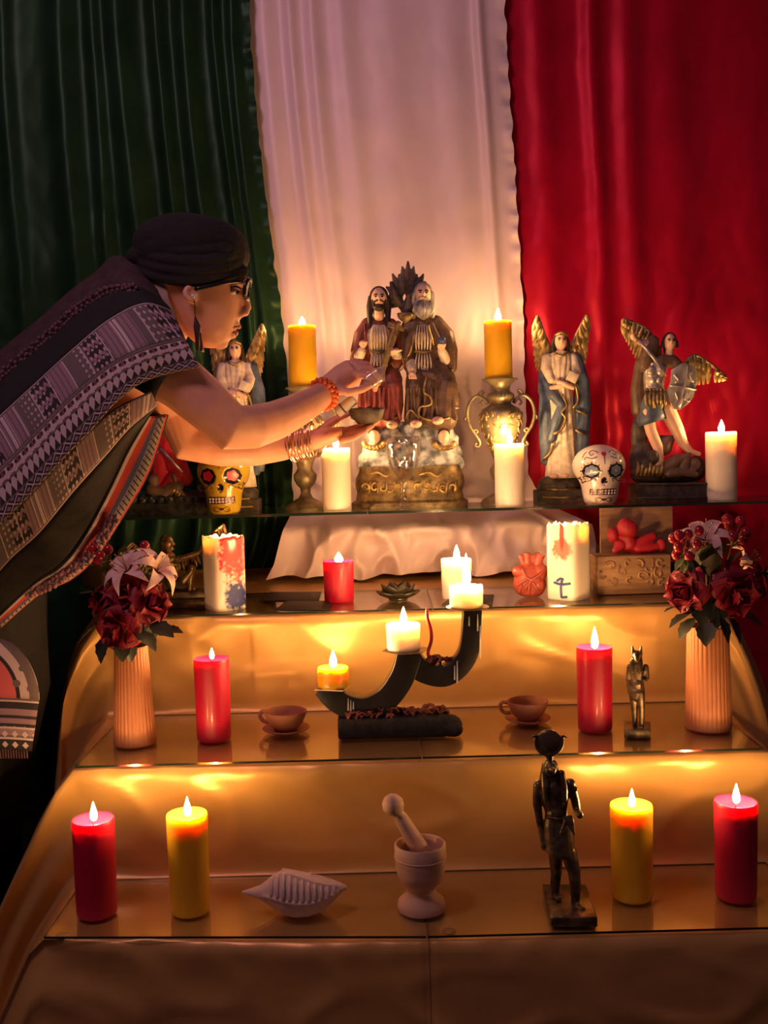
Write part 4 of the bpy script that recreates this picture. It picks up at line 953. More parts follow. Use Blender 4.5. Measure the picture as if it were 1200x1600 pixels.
def seated(side):
    J = side == 'left'
    ox = 0 if J else 68
    skirt = MB()
    if J:
        skirt.limb(P_([(592, 575, 0), (582, 592, -18), (576, 602, -24)]), R_([17, 17, 14])); skirt.limb(P_([(606, 575, 0), (612, 594, -18), (614, 604, -24)]), R_([17, 17, 14]))
        skirt.limb(P_([(576, 602, -24), (574, 628, -24), (576, 652, -26)]), R_([14, 15, 17])); skirt.limb(P_([(614, 604, -24), (614, 630, -24), (610, 652, -26)]), R_([15, 16, 16])); skirt.limb(P_([(595, 600, -20), (594, 650, -22)]), R_([14, 18]))
    else:
        skirt.limb(P_([(656, 580, 0), (648, 594, -18), (646, 604, -24)]), R_([16, 16, 14])); skirt.limb(P_([(680, 575, 0), (692, 592, -18), (695, 604, -24)]), R_([19, 19, 17]))
        skirt.limb(P_([(646, 604, -24), (645, 630, -24), (646, 650, -26)]), R_([13, 14, 16])); skirt.limb(P_([(695, 604, -24), (693, 630, -26), (692, 652, -26)]), R_([18, 18, 20])); skirt.limb(P_([(670, 600, -20), (672, 650, -22)]), R_([15, 18])); skirt.ell(p(708, 620, -6), (10 * k, 12 * k, 16 * k))
    for i in range(9):                                   # hanging folds
        x = lerp(564, 622, i / 8) if J else lerp(636, 706, i / 8)
        skirt.limb(P_([(x, 606, -37), (x + 2 * math.sin(i * 2.1), 630, -40), (x + 3 * math.sin(i * 1.7), 653, -42)]), R_([2, 2.6, 3]))
    skirt.build('skirt', M['paint_maroon' if J else 'paint_brown'], f.o, remesh=.0018, sm=2)
    top = MB(); cx = 592 if J else 660
    top.limb(P_([(cx, 580, 0), (cx, 552, 0), (cx, 520, 0), (cx, 506, 2)]), R_([(14, 18), (12, 15), (14, 20), (10, 16)]))
    top.build('shirt', M['paint_cream'], f.o, remesh=.0016, sm=1)
    fl = MB()
    for i in range(6):
        x = cx - 12 + i * 4.8; fl.limb(P_([(x * .7 + cx * .3, 508, -13), (x, 528, -16), (x * .9 + cx * .1, 545, -14)]), R_([1, 1.5, 1]))
        fl.limb(P_([(x * .8 + cx * .2, 551, -14), (x, 565, -17), (x, 576, -17)]), R_([1, 1.5, 1.2]))
    fl.build('shirt_folds', M['paint_cream'], f.o)
    MB().tube(crom(P_([(cx - 13, 546, -10), (cx, 549, -16), (cx + 13, 545, -10)]), 4), 2.6 * k, n=8).build('sash', M['gilt_base'], f.o)
    mt = MB()
    if J:
        mt.limb(P_([(574, 503, 4), (564, 520, 2), (559, 545, -2), (561, 562, -8)]), R_([10, 11, 11, 9])); mt.limb(P_([(611, 503, 4), (619, 522, 2), (622, 550, -4), (618, 566, -10)]), R_([9, 11, 12, 10])); mt.limb(P_([(592, 512, 14), (592, 570, 16)]), R_([24, 26]))
    else:
        mt.limb(P_([(640, 503, 4), (633, 525, 2), (634, 552, -3), (640, 570, -8)]), R_([12, 14, 13, 10])); mt.limb(P_([(680, 502, 4), (695, 520, 2), (701, 545, -2), (703, 570, -4)]), R_([13, 14, 13, 10])); mt.limb(P_([(662, 510, 14), (664, 575, 16)]), R_([28, 30]))
        mt.limb(P_([(648, 505, -6), (640, 530, -14), (634, 556, -16)]), R_([7, 8, 6])); mt.limb(P_([(672, 506, -6), (682, 530, -10), (690, 556, -8)]), R_([6, 7, 6])); mt.limb(P_([(660, 584, -16), (676, 588, -24), (696, 586, -20)]), R_([8, 9, 8]))
    mt.build('mantle', M['paint_maroon' if J else 'paint_brown'], f.o, remesh=.0018, sm=2)
    # gold hems
    hems = ([[(562, 650, -44), (575, 656, -46), (590, 652, -45), (604, 657, -46), (622, 650, -42)], [(624, 548, -16), (630, 570, -16), (620, 578, -18), (612, 566, -20)], [(552, 545, -10), (549, 560, -10), (558, 570, -14)]] if J else
            [[(664, 590, -36), (660, 612, -42), (670, 620, -44), (670, 632, -44), (654, 636, -44), (654, 650, -46), (675, 656, -48), (698, 652, -46)], [(700, 654, -42), (703, 638, -40), (712, 636, -34)], [(645, 525, -22), (640, 550, -22), (631, 560, -18)], [(667, 510, -20), (676, 538, -20)], [(706, 545, -12), (708, 570, -12), (700, 578, -14)], [(633, 652, -42), (640, 640, -44), (652, 652, -46)]])
    for h in hems: MB().limb(crom(P_(h), 4), 1.5 * k, n=6).build('gold_hem', M['old_gold'], f.o)
    arm = MB()
    if J: sl = [[(561, 555, -8), (566, 548, -18)], [(620, 556, -10), (618, 550, -22)]]
    else: sl = [[(641, 566, -10), (643, 578, -24)], [(695, 560, -8), (688, 548, -20)]]
    for a in sl: MB().limb(P_(a), R_([9, 7])).build('cuff', M['paint_cream'], f.o, remesh=.0015, sm=2)
    hn = MB()
    for (hx, hy, hz) in (((568, 538, -24), (612, 551, -28)) if J else ((643, 586, -30), (687, 542, -26))):
        hn = MB(); hn.ell(p(hx, hy, hz), (6 * k, 5 * k, 6 * k))
        for q in range(4): hn.limb(P_([(hx - 5 + q * 3.2, hy + 1, hz - 3), (hx - 4 + q * 3.2 + (8 if J and hx > 600 else 0), hy + (5 if not J and hx < 660 else -2), hz - 5)]), 1.7 * k, n=6)
        hn.build('hand', M['paint_skin'], f.o, remesh=.0011, sm=1)
    for fx, fy in (((574, 660), (612, 662)) if J else ((648, 661), (681, 656))):
        MB().ell(p(fx, fy, -46), (9 * k, 11 * k, 6.5 * k)).ell(p(fx - 3, fy + 3, -55), (5 * k, 5 * k, 3.5 * k)).build('foot', M['paint_skin'], f.o)
seated('left'); seated('right')
head(f, 592, 466, 14.5, ('paint_hair', .95, 3.0), y=-6)
head(f, 660, 460, 14.5, ('paint_grey', 1.0, 2.4), y=-6)
bd = MB(); bd.ell(p(592, 481, -14), (8.5 * k, 6 * k, 6 * k)); bd.tube(crom(P_([(583, 474, -14), (592, 470, -19), (601, 474, -14)]), 3), 1.6 * k)
for sx in (-1, 1): bd.limb(P_([(592 + sx * 9, 470, -12), (592 + sx * 7, 480, -14)]), R_([2.4, 3]))
bd.build('beard', M['paint_hair'], f.o, remesh=.0012, sm=1)
bd = MB()
for i in range(9):
    a = (i - 4) / 4; bd.limb(P_([(660 + a * 10, 472, -15 + abs(a) * 4), (660 + a * 13, 486, -20 + abs(a) * 6), (660 + a * 9, 500 - abs(a) * 6, -20 + abs(a) * 5)]), R_([3.4, 4, 1.4]))
bd.tube(crom(P_([(651, 470, -16), (660, 466, -20), (669, 470, -16)]), 3), 1.7 * k)
bd.build('beard', M['paint_grey'], f.o)
MB().limb(P_([(571, 508, -22), (572, 535, -28)]), 1.9 * k, n=8).build('staff', M['paint_maroon'], f.o)
for sx in (1, -1): 
    pass
bm = MB(); bm.box((p(622, 504, -22) + p(589, 602, -36)) / 2, (10 * k, 7 * k, (p(622, 504, -22) - p(589, 602, -36)).length), rot=frame_to(p(622, 504, -22) - p(589, 602, -36))); bm.box(p(618, 512, -24), (26 * k, 6 * k, 8 * k), rot=Matrix.Rotation(.3, 3, 'Y'))
bm.build('cross_beam', M['gilt_base'], f.o, bevel=.0008)
MB().ell(p(688, 533, -29), 6 * k).build('orb', M['blue_orb'], f.o)
# dark sunburst and dove behind the heads
rays = MB(); cx, cy = 637, 462
for i in range(17):
    a = PI * (-.12 + 1.24 * i / 16); L_ = (46 if i % 2 else 38) + (14 if i == 8 else 0)
    rays.tube([p(cx + 8 * math.cos(a), cy - 8 * math.sin(a), 10), p(cx + L_ * .55 * math.cos(a), cy - L_ * .6 * math.sin(a), 8), p(cx + L_ * .8 * math.cos(a), cy - L_ * 1.1 * math.sin(a), 9)], [(3 * k, 6 * k), (3.5 * k, 7.5 * k), (1 * k, 1.5 * k)], n=8)
rays.build('sunburst', M['rock'], f.o, remesh=.002, sm=1)
dv = MB(); dv.limb(P_([(637, 500, 2), (637, 482, 0), (638, 466, -2)]), R_([8, 12, 6])); dv.ell(p(638, 458, -4), 6 * k); dv.tube(P_([(638, 459, -8), (638, 462, -14)]), R_([3, .8]))
for sx in (-1, 1): dv.limb(P_([(637 + sx * 8, 478, 0), (637 + sx * 20, 460, 2), (637 + sx * 26, 440, 4)]), R_([6, 7, 3]))
dv.build('dove', M['rock'], f.o, remesh=.0018, sm=2)
MB().lathe([(0, 0), (6 * k, 0), (4 * k, 3 * k), (3 * k, 9 * k), (12 * k, 17 * k), (14 * k, 24 * k), (0, 22 * k)], 20, c=p(634, 512, -4)).build('chalice', M['gilt_base'], f.o)

# ------------------------------------------------------------------ sword-bearing winged statue
f = Fig('archangel_statue', 'winged warrior statue raising a sword and silver shield', 'statue', 1046, 782, 2.84, Z4); k = f.k; p, P_, R_ = f.p, f.P, f.R
m = MB(); m.box(p(1046, 768), (118 * k, 50 * k, 28 * k)); m.build('plinth', M['rock'], f.o, bevel=.0015)
for py in (757, 778): MB().tube(P_([(988, py, -26), (1046, py, -27), (1104, py, -26)]), 1.8 * k, n=6).build('moulding', M['rock'], f.o)
m = MB(); m.ell(p(1003, 720, 4), (20 * k, 18 * k, 34 * k)); m.ell(p(999, 682, 8), (13 * k, 12 * k, 34 * k)); m.ell(p(1010, 742, 0), (26 * k, 20 * k, 16 * k)); m.ell(p(1050, 740, 6), (50 * k, 18 * k, 18 * k)); m.ell(p(1088, 732, 6), (16 * k, 14 * k, 20 * k)); m.ell(p(1004, 728, -16), (10 * k, 8 * k, 12 * k)); m.ell(p(1016, 716, -14), (9 * k, 8 * k, 12 * k))
m.build('rock', M['rock'], f.o, remesh=.0022, sm=2)
m = MB()
for i in range(7): m.tube(P_([(990 + i * 6, 744, -18), (992 + i * 6, 732 - 4 * (i % 2), -22), (990 + i * 6.5, 722 + 5 * (i % 3), -20)]), R_([3.5, 3.5, .8]), n=7)
m.build('flame_tongues', M['old_gold'], f.o)
m = MB(); m.limb(P_([(1030, 735, -14), (1050, 722, -14), (1066, 716, -12), (1062, 735, -16)]), R_([9, 11, 12, 9])); m.limb(P_([(1040, 740, -18), (1060, 738, -20), (1080, 742, -18)]), R_([7, 6, 5])); m.ell(p(1080, 726, -14), (9 * k, 8 * k, 10 * k)); m.limb(P_([(1036, 700, -2), (1044, 688, 0), (1030, 690, 4)]), R_([12, 12, 10])); m.limb(P_([(1076, 734, -18), (1070, 742, -20)]), R_([5, 4]))
m.build('fallen_demon', M['demon'], f.o, remesh=.002, sm=2)
m = MB(); m.limb(P_([(1008, 645, -4), (1014, 676, -8), (1024, 700, -10), (1028, 722, -12)]), R_([11, 9, 8, 5])); m.limb(P_([(1028, 722, -12), (1021, 729, -18)]), R_([5, 3.5])); m.build('bare_leg', M['paint_skin'], f.o, remesh=.0014, sm=2); m = MB()
m.limb(P_([(1040, 642, -2), (1054, 672, -6), (1064, 694, -6), (1074, 706, -8)]), R_([13, 11, 8, 5.5])); m.limb(P_([(1074, 706, -8), (1087, 710, -12)]), R_([5, 3.2])); m.build('bare_leg', M['paint_skin'], f.o, remesh=.0014, sm=2)
rows = []
for (py, cx, hw, hd_) in ((618, 1018, 17, 13), (634, 1016, 20, 16), (650, 1017, 23, 18), (660, 1018, 23, 19)):
    rows.append([p(cx, py) + V((hw * k * math.cos(a) * (1 + .06 * math.sin(9 * a)), hd_ * k * math.sin(a), -.28 * hw * k * math.cos(a) * (-1 if py > 640 else 0))) for a in [2 * PI * j / 40 for j in range(40)]])
MB().grid(rows, close_u=True, cap=True).build('kilt', M['paint_blue'], f.o)
for i in range(6): MB().limb(P_([(1004 + i * 5.5, 612, -15), (1002 + i * 6, 626, -20), (1003 + i * 5.6 , 640 - (i % 2) * 4, -21)]), R_([(2, 3), (2, 3.6), (1, 2)]), n=8).build('skirt_strip', M['old_gold'], f.o)
m = MB(); m.limb(P_([(1018, 612, -2), (1018, 590, -2), (1022, 572, 0)]), R_([(11, 15), (13, 17), (12, 18)])); m.ell(p(1012, 583, -12), (7 * k, 5 * k, 8 * k)); m.ell(p(1026, 583, -12), (7 * k, 5 * k, 8 * k))
for i in range(2): m.ell(p(1014 + i * 9, 597, -12), (4.5 * k, 4 * k, 5 * k))
m.build('breastplate', M['silver'], f.o, remesh=.0014, sm=2)
m = MB(); m.limb(P_([(1005, 572, 0), (1012, 548, 0), (1016, 536, 0)]), R_([11, 13, 10])); m.limb(P_([(1030, 566, 0), (1048, 566, 0), (1058, 576, -4)]), R_([11, 10, 8])); m.limb(P_([(1000, 570, 8), (996, 610, 8), (1000, 640, 8)]), R_([10, 12, 14])); m.build('cloak', M['paint_brown'], f.o, remesh=.0016, sm=2)
m = MB(); m.limb(P_([(1006, 540, -2), (996, 538, -6), (987, 533, -8)]), R_([7, 5, 4])); m.ell(p(984, 530, -8), (5 * k, 5 * k, 6 * k)); m.build('raised_arm', M['paint_skin'], f.o, remesh=.0012, sm=2)
m = MB(); m.tube(P_([(990, 536, -14), (1012, 562, -18), (1032, 592, -20)]), R_([(1.2, 2.6), (1.2, 2.6), (.4, .8)]), n=8); m.build('sword_blade', M['silver'], f.o); MB().tube(P_([(985, 540, -13), (994, 531, -13)]), 1.8 * k).tube(P_([(990, 536, -13), (984, 529, -12)]), 1.8 * k).build('sword_hilt', M['old_gold'], f.o)
sh = [(1041, 582), (1056, 572), (1066, 574), (1078, 578), (1080, 600), (1076, 622), (1066, 634), (1054, 643), (1044, 642), (1040, 632), (1034, 618), (1040, 600)]
MB().prism(P_([(x, y, -16 - 6 * math.sin((x - 1034) / 46 * PI)) for x, y in sh]), V((0, 5 * k, 0))).build('shield', M['silver'], f.o, bevel=.001)
m = MB()
for a in ([(1064, 575), (1060, 607), (1052, 641)], [(1038, 606), (1058, 609), (1079, 612)], [(1044, 590), (1050, 598), (1046, 602)], [(1072, 584), (1068, 592), (1074, 600)], [(1046, 616), (1050, 628), (1046, 632)], [(1066, 616), (1062, 628), (1068, 630)]):
    m.tube(crom(P_([(x, y, -17.5 - 6 * math.sin((x - 1034) / 46 * PI)) for x, y in a]), 4), 1.5 * k, n=6)
m.build('shield_relief', M['silver'], f.o)
head(f, 1042, 537, 11, ('paint_hair', .8, .5), y=-2)
wing(f, [(1030, 548), (1008, 516), (972, 500)], [(1012, 590), (992, 560), (974, 526)], 5.5, 13, y=10)
wing(f, [(1066, 572), (1086, 556), (1132, 588)], [(1072, 598), (1090, 602), (1128, 596)], 5, 12, y=10)

# ------------------------------------------------------------------ red-caped statue half hidden by the woman
f = Fig('caped_statue', 'statue in a red cape on grey scrolls beside the yellow skull', 'statue', 268, 790, 2.83, Z4); k = f.k; p, P_, R_ = f.p, f.P, f.R
m = MB(); m.box(p(268, 781), (122 * k, 50 * k, 18 * k)); 
for i in range(9):
    x = 212 + i * 14; m.ell(p(x, 768, -16), (9 * k, 9 * k, 9 * k)); m.ell(p(x + 6, 760, -4), (10 * k, 9 * k, 8 * k))
M['grey_scroll'] = pm('grey_scroll', (.10, .10, .095), (.03, .03, .028), scale=60, rough=.35, metal=.3, bump=.3)
m.build('scroll_base', M['grey_scroll'], f.o, remesh=.002, sm=1)
m = MB()
for i in range(8): m.tube([p(214 + i * 15 + 6 * (1 - .1 * t) * math.cos(t * .8), 768 - 6 * (1 - .1 * t) * math.sin(t * .8), -25) for t in range(8)], 1.3 * k, n=6)
m.build('swirl', M['grey_scroll'], f.o)
m = MB(); m.limb(P_([(262, 690), (276, 715), (290, 735)]), R_([14, 18, 12])); m.limb(P_([(250, 700), (252, 730), (246, 752)]), R_([14, 16, 14])); m.limb(P_([(270, 740, -6), (262, 752, -6)]), R_([14, 14])); m.limb(P_([(262, 690), (262, 640), (264, 610)]), R_([16, 16, 12]))
m.build('cape', M['eye_red'], f.o, remesh=.0022, sm=2)
m = MB(); m.limb(P_([(240, 752, -14), (262, 758, -16), (282, 748, -16)]), R_([10, 10, 8])); m.ell(p(244, 738, -18), (9 * k, 8 * k, 10 * k)); m.limb(P_([(280, 746, -16), (276, 732, -18)]), R_([5, 4])); m.build('fallen_figure', M['demon'], f.o, remesh=.002, sm=2)
m = MB(); fan(m, P_([(268, 742, -18), (282, 748, -20), (292, 762, -20)]), P_([(262, 756, -18), (274, 764, -20), (290, 766, -20)]), 3, 8, k); m.build('wing', M['old_gold'], f.o)
MB().tube(P_([(256, 690, -22), (290, 726, -24)]), R_([(1, 2.6), (.6, 1.6)]), n=8).build('sword', M['silver'], f.o)
head(f, 264, 590, 12, ('paint_hair', 1, 1.2))

# ------------------------------------------------------------------ ribbed vases and flowers
def curved_petal(L, W, curl, cup_, n=7, m=8, tipw=.15, waist=.5):
    rows = []
    for i in range(m):
        t = i / (m - 1); w = W * max(tipw if t > .98 else 0, math.sin(PI * (waist * .25 + t * (1 - waist * .25))) ** .75 if t < .985 else tipw)
        w = max(w, W * .12); row = []
        a = curl * t * t                                   # bend outward
        yy = L * (t * math.sin(a) * .75); zz = L * t * math.cos(a * .8)
        for j in range(n):
            u = j / (n - 1) * 2 - 1; row.append(V((u * w, -yy + cup_ * W * (u * u) * (1 - .4 * t), zz)))
        rows.append(row)
    return MB().grid(rows)
M['rose'] = pm('rose_petal', (.33, .003, .022), (.17, .0015, .010), scale=60, rough=.6)
M['lily'] = pm('lily_petal', (.86, .60, .50), (.72, .40, .34), scale=30, rough=.5)
M['leaf'] = pm('dark_leaf', (.030, .036, .022), (.016, .020, .012), scale=40, rough=.45, bump=.15)
M['leaf2'] = pm('bright_leaf', (.14, .17, .05), (.07, .09, .03), scale=40, rough=.5)
M['berry'] = pm('berry', (.34, .008, .02), rough=.15, coat=.4)
M['stamen'] = pm('stamen', (.50, .36, .12), rough=.5)
ROSE = [meshdata(curved_petal(1.0, .62, c, cu, waist=1.0), 'rose_petal', M['rose'], sub=1) for c, cu in ((.15, .75), (.7, .5), (1.2, .30))]
LILY = meshdata(curved_petal(1.0, .20, 1.35, .5, waist=.4, tipw=.05), 'lily_petal', M['lily'], sub=1)
def leaf_mesh(mat):
    rows = []
    for i in range(9):
        t = i / 8; w = .30 * math.sin(PI * t ** .8) + .004; w *= 1 + (.12 if i % 2 else -.05)
        rows.append([V((u * w, -.18 * t * t + .10 * abs(u) * w * 2, t)) for u in (-1, -.5, 0, .5, 1)])
    return meshdata(MB().grid(rows), 'leaf', mat)
LEAF, LEAF2 = leaf_mesh(M['leaf']), leaf_mesh(M['leaf2'])
BERRY = meshdata(MB().ell((0, 0, 0), 1, n=14, m=10), 'berry', M['berry'])
def orient(o, d, roll=0):
    o.rotation_mode = 'QUATERNION'; o.rotation_quaternion = V(d).to_track_quat('Z', 'Y') @ Matrix.Rotation(roll, 3, 'Z').to_quaternion()
def stem_to(parent, rootloc, mouth, quat=None):
    a = V((0, 0, 0)); b = V(mouth) - V(rootloc)
    if quat is not None: b = quat.inverted() @ b
    c = crom([a, a.lerp(b, .5) + V((0, 0, 0)), b], 4)
    MB().tube(c, .0016, n=6).build('stem', M['leaf'], parent)
def rose(label, px, py, D, r, d, mouth, grp):
    c = at(px, py, D); s = r * mpp(c)
    o = thing('rose', label, 'rose', c, grp); orient(o, d, px * .37)
    for ring, (n, me, tilt, rr, sc) in enumerate(((3, 0, 6, .05, .62), (4, 0, 18, .12, .72), (5, 1, 32, .20, .80), (6, 2, 52, .24, .88), (6, 2, 74, .24, .92))):
        for i in range(n):
            a = 2 * PI * i / n + ring * .7 + .3 * nz(px, i, ring)
            link('petal', ROSE[me], o, (rr * s * math.sin(a), -rr * s * math.cos(a), -.30 * s), (R(tilt) , 0, a), (sc * s,) * 3)
    MB().ell((0, 0, -.35 * s), (.22 * s, .22 * s, .2 * s), n=10, m=8).build('calyx', M['leaf'], o)
    stem_to(o, c, mouth, o.rotation_quaternion)
def lily(label, px, py, D, r, d, mouth, grp, spin=0):
    c = at(px, py, D); s = r * mpp(c)
    o = thing('lily', label, 'lily', c, grp); orient(o, d, spin)
    for i in range(6):
        a = 2 * PI * i / 6; link('petal', LILY, o, (.04 * s * math.sin(a), -.04 * s * math.cos(a), -.25 * s), (R(34 if i % 2 else 26), 0, a), (s * 1.25, s * 1.25, s * 1.12))
    for i in range(5):
        a = 2 * PI * i / 5; q = V((.22 * math.sin(a) * s, -.22 * math.cos(a) * s, .55 * s))
        st_ = MB().tube([V((0, 0, -.1 * s)), q * .6, q], .0007, n=5).ell(q, (.0016, .0016, .003), n=6, m=5).build('stamen', M['stamen'], o)
    stem_to(o, c, mouth, o.rotation_quaternion)
def sprig(label, spots, D, r, mouth, grp, leaves=()):
    cs = [at(x, y, D + dz) for x, y, dz in spots]; base = sum(cs, V()) / len(cs) + V((0, .01, -.03))
    o = thing('berry_sprig', label, 'berries', base, grp)
    for c in cs:
        s = r * mpp(c); link('berry', BERRY, o, c - base, (0, 0, 0), (s, s, s * 1.08))
    m = MB()
    for c in cs: m.tube([c - base, (c - base) * .5 + V((0, .004, -.006)), V((0, 0, 0))], .0008, n=5)
    m.tube([V((0, 0, 0)), (V(mouth) - base) * .5, V(mouth) - base], .0014, n=6); m.build('twigs', M['leaf2'], o)
    for (x, y, dz, L, dx, dy) in leaves:
        c = at(x, y, D + dz); k = mpp(c); l = link('leaf', LEAF2, o, c - base); l.scale = (L * k,) * 3; orient(l, (dx, -.4, dy), 0)
def leaf_spray(label, spots, D, mouth, grp):
    o = thing('leaf_spray', label, 'leaves', mouth, grp)
    m = MB()
    for (x, y, dz, L, dx, dy, roll) in spots:
        c = at(x, y, D + dz); k = mpp(c); l = link('leaf', LEAF, o, c - V(mouth)); l.scale = (L * 1.25 * k, L * k, L * k); orient(l, (dx, -.35, dy), roll)
        m.tube([V((0, 0, 0)), (c - V(mouth)) * .5 + V((0, 0, .006)), c - V(mouth)], .0009, n=5)
    m.tube([V((0, 0, 0)), V((0, 0, -.05))], .002, n=6); m.build('stems', M['leaf'], o)
def vase(label, cx, top, base, w0, w1, D):
    f = Fig('vase', label, 'vase', cx, base, D, Z2, 'ribbed terracotta vases'); k = f.k; h = (base - top) * k; a, b = w0 * k / 2, w1 * k / 2
    NR = 30
    def rib(r, z, t): return r * (1 + (.035 * (abs(math.sin(t * NR / 2)) ** .8 - .5) if r > a * .9 and .004 < z < h - .003 else 0))
    pr = [(0, 0), (b * .94, 0), (b, .003)] + [(lerp(b, a, (t / 10) ** .9), lerp(.004, h - .004, t / 10)) for t in range(11)] + [(a * 1.01, h - .001), (a * .97, h), (a * .92, h - .002), (a * .9, h * .4), (0, h * .38)]
    MB().lathe(pr, NR * 8, fn=rib).build('ribbed_body', M['terracotta'], f.o, auto=60)
    return f.o.location + V((0, 0, h - .02))
GF = 'flowers in the ribbed vases'
mo = vase('ribbed terracotta vase near the woman holding red roses', 211, 1002, 1156, 50, 66, 2.09)
D_ = 2.08
rose('large red rose lowest in the bouquet near the woman', 178, 985, D_ - .06, 40, (-.35, -.85, -.1), mo, GF)
rose('bright red rose facing the striped candle near the woman', 241, 942, D_ - .04, 38, (.8, -.65, .15), mo, GF)
rose('dark red rose shaded below the pink lilies near the woman', 196, 925, D_ - .04, 38, (-.1, -.9, .25), mo, GF)
rose('small dark red rose at the outer edge near the woman', 150, 940, D_ + .02, 28, (-.9, -.4, .1), mo, GF)
lily('pink lily spread open above the dark rose near the woman', 197, 888, D_ - .02, 46, (-.45, -.6, .75), mo, GF, .3)
lily('pale pink lily leaning over the bright rose near the woman', 247, 888, D_ - .02, 44, (.75, -.35, .6), mo, GF, .1)
sprig('red berries beside the woman\'s fringe', [(146, 858, 0), (157, 868, -.01), (169, 859, .01), (153, 876, .01)], D_ - .01, 7.5, mo, GF, [(160, 880, 0, 22, .6, .3), (190, 870, .02, 24, .3, .9), (150, 884, .01, 20, -.8, .2)])
sprig('single red berry tucked under the pale lily near the woman', [(226, 853, 0), (228, 862, .02)], D_, 8, mo, GF, [(228, 870, .01, 22, .3, .9), (268, 886, .0, 18, .9, .5), (262, 878, .02, 18, .9, .7), (215, 872, .02, 20, -.1, 1)])
leaf_spray('dark green leaves collar around the vase near the woman', [(215, 985, -.05, 46, .7, -.5, 0), (235, 975, -.05, 44, 1, -.35, .4), (205, 960, -.05, 44, .3, -1, .2), (190, 1000, -.05, 34, .1, -1, 0), (165, 995, -.05, 42, -.3, -1, 0), (155, 975, -.05, 44, -.8, -.5, .2), (250, 985, -.02, 40, 1, .1, .2), (225, 960, -.02, 50, .4, -.9, 0), (200, 1005, -.03, 30, .3, -1, 0), (225, 920, -.01, 40, .2, .6, 0), (180, 900, .02, 40, -.6, .6, 0), (215, 930, .03, 46, .5, .8, 0), (170, 930, .02, 46, -.9, .3, 0)], D_, mo, GF)
mo = vase('ribbed terracotta vase at the right holding roses and berries', 1107, 986, 1148, 62, 70, 2.09)
rose('red rose turned toward the carved box at the right', 1066, 925, D_ - .05, 38, (-.75, -.7, -.05), mo, GF)
rose('large deep red rose facing forward at the right', 1155, 930, D_ - .06, 43, (.25, -.95, -.15), mo, GF)
rose('small red rose at the far right edge of the bouquet', 1193, 905, D_ + .01, 32, (.85, -.45, .2), mo, GF)
rose('dark red rose at the middle of the right bouquet', 1120, 905, D_ + .03, 34, (.1, -.8, .4), mo, GF)
lily('pale pink lily topping the right bouquet', 1102, 838, D_ - .0, 46, (-.15, -.55, .85), mo, GF, .5)
lily('pink lily drooping behind the large right rose', 1165, 878, D_ + .03, 38, (.8, -.2, .5), mo, GF, .2)
sprig('cluster of shiny red berries before the carved box', [(1052, 841, 0), (1061, 836, -.01), (1060, 855, -.02), (1057, 867, -.01), (1075, 835, -.01), (1076, 869, -.02), (1092, 829, -.01), (1089, 850, -.01), (1070, 850, .01)], D_ - .03, 8, mo, GF, [(1068, 872, -.02, 26, -.7, -.6), (1072, 874, -.02, 24, -.4, -.9), (1076, 874, -.02, 22, .1, -1), (1090, 860, 0, 26, .3, .3), (1100, 880, 0, 40, .1, 1), (1108, 880, 0, 36, .3, 1)])
sprig('cluster of dark red berries beside the topmost lily', [(1119, 846, 0), (1140, 820, .01), (1157, 815, .0), (1165, 832, -.01), (1145, 838, -.01), (1160, 842, .01), (1136, 812, .02)], D_, 8.5, mo, GF, [(1140, 860, 0, 30, .6, .8), (1125, 870, 0, 30, .1, 1)])
leaf_spray('dark green leaves collar around the right vase', [(1085, 955, -.05, 52, -1, -.3, .2), (1085, 965, -.06, 44, -.8, -.7, .1), (1105, 970, -.06, 40, -.2, -.8, 0), (1125, 965, -.06, 42, .4, -1, 0), (1140, 965, -.05, 44, .5, -1, 0), (1150, 955, -.03, 46, 1, -.4, .2), (1075, 945, -.02, 46, -1, .0, .3), (1095, 930, -.05, 50, 0, -1, 0), (1115, 930, -.05, 52, .1, -1, 0), (1110, 900, -.04, 44, 0, .9, 0), (1105, 890, .0, 46, -.2, 1, 0), (1135, 890, .01, 46, .4, .9, 0), (1180, 900, .0, 40, .9, .4, 0), (1095, 910, -.03, 44, -.4, -.8, .4), (1125, 910, -.03, 44, .2, -.9, .5)], D_, mo, GF)

# ------------------------------------------------------------------ the woman leaning over the altar
M['skin'] = pm('skin', (.80, .40, .26), (.74, .35, .22), scale=25, rough=.48, sss=.25, srad=(1, .35, .2), sscale=.008, bump=.04, bscale=220)
M['lip'] = pm('lip', (.46, .12, .10), rough=.4)
M['black_wool'] = pm('black_wool', (.009, .0075, .008), (.005, .004, .0045), scale=60, rough=.9, bump=.6, bscale=160, stretch=(1, 1, 3))
M['black_cloth'] = pm('black_cloth', (.007, .006, .0065), (.004, .0035, .004), scale=30, rough=.85, bump=.25, bscale=140)
M['maroon_cloth'] = pm('maroon_cloth', (.05, .022, .028), (.025, .012, .016), scale=40, rough=.85, bump=.3, bscale=120)
M['scarf'] = pm('beige_scarf', (.34, .22, .17), (.24, .15, .12), scale=20, rough=.8, bump=.3)
M['lace'] = pm('pink_lace', (.42, .20, .20), (.20, .09, .10), scale=60, rough=.8)
M['lace_dark'] = pm('mauve_lace', (.16, .07, .085), (.07, .03, .04), scale=60, rough=.8)
M['frame_black'] = pm('frame_black', (.01, .01, .011), rough=.2)
M['lens'] = clear_glass('lens', (.95, .95, .95))
M['gold'] = pm('gold_metal', (.92, .66, .48), rough=.18, metal=1.0, scale=20)
M['bead'] = pm('orange_bead', (.85, .17, .03), rough=.3, sss=.3, sscale=.004)
M['pearl'] = pm('pearl', (.80, .70, .62), rough=.2)
M['thread'] = pm('dark_thread', (.03, .015, .014), rough=.7)

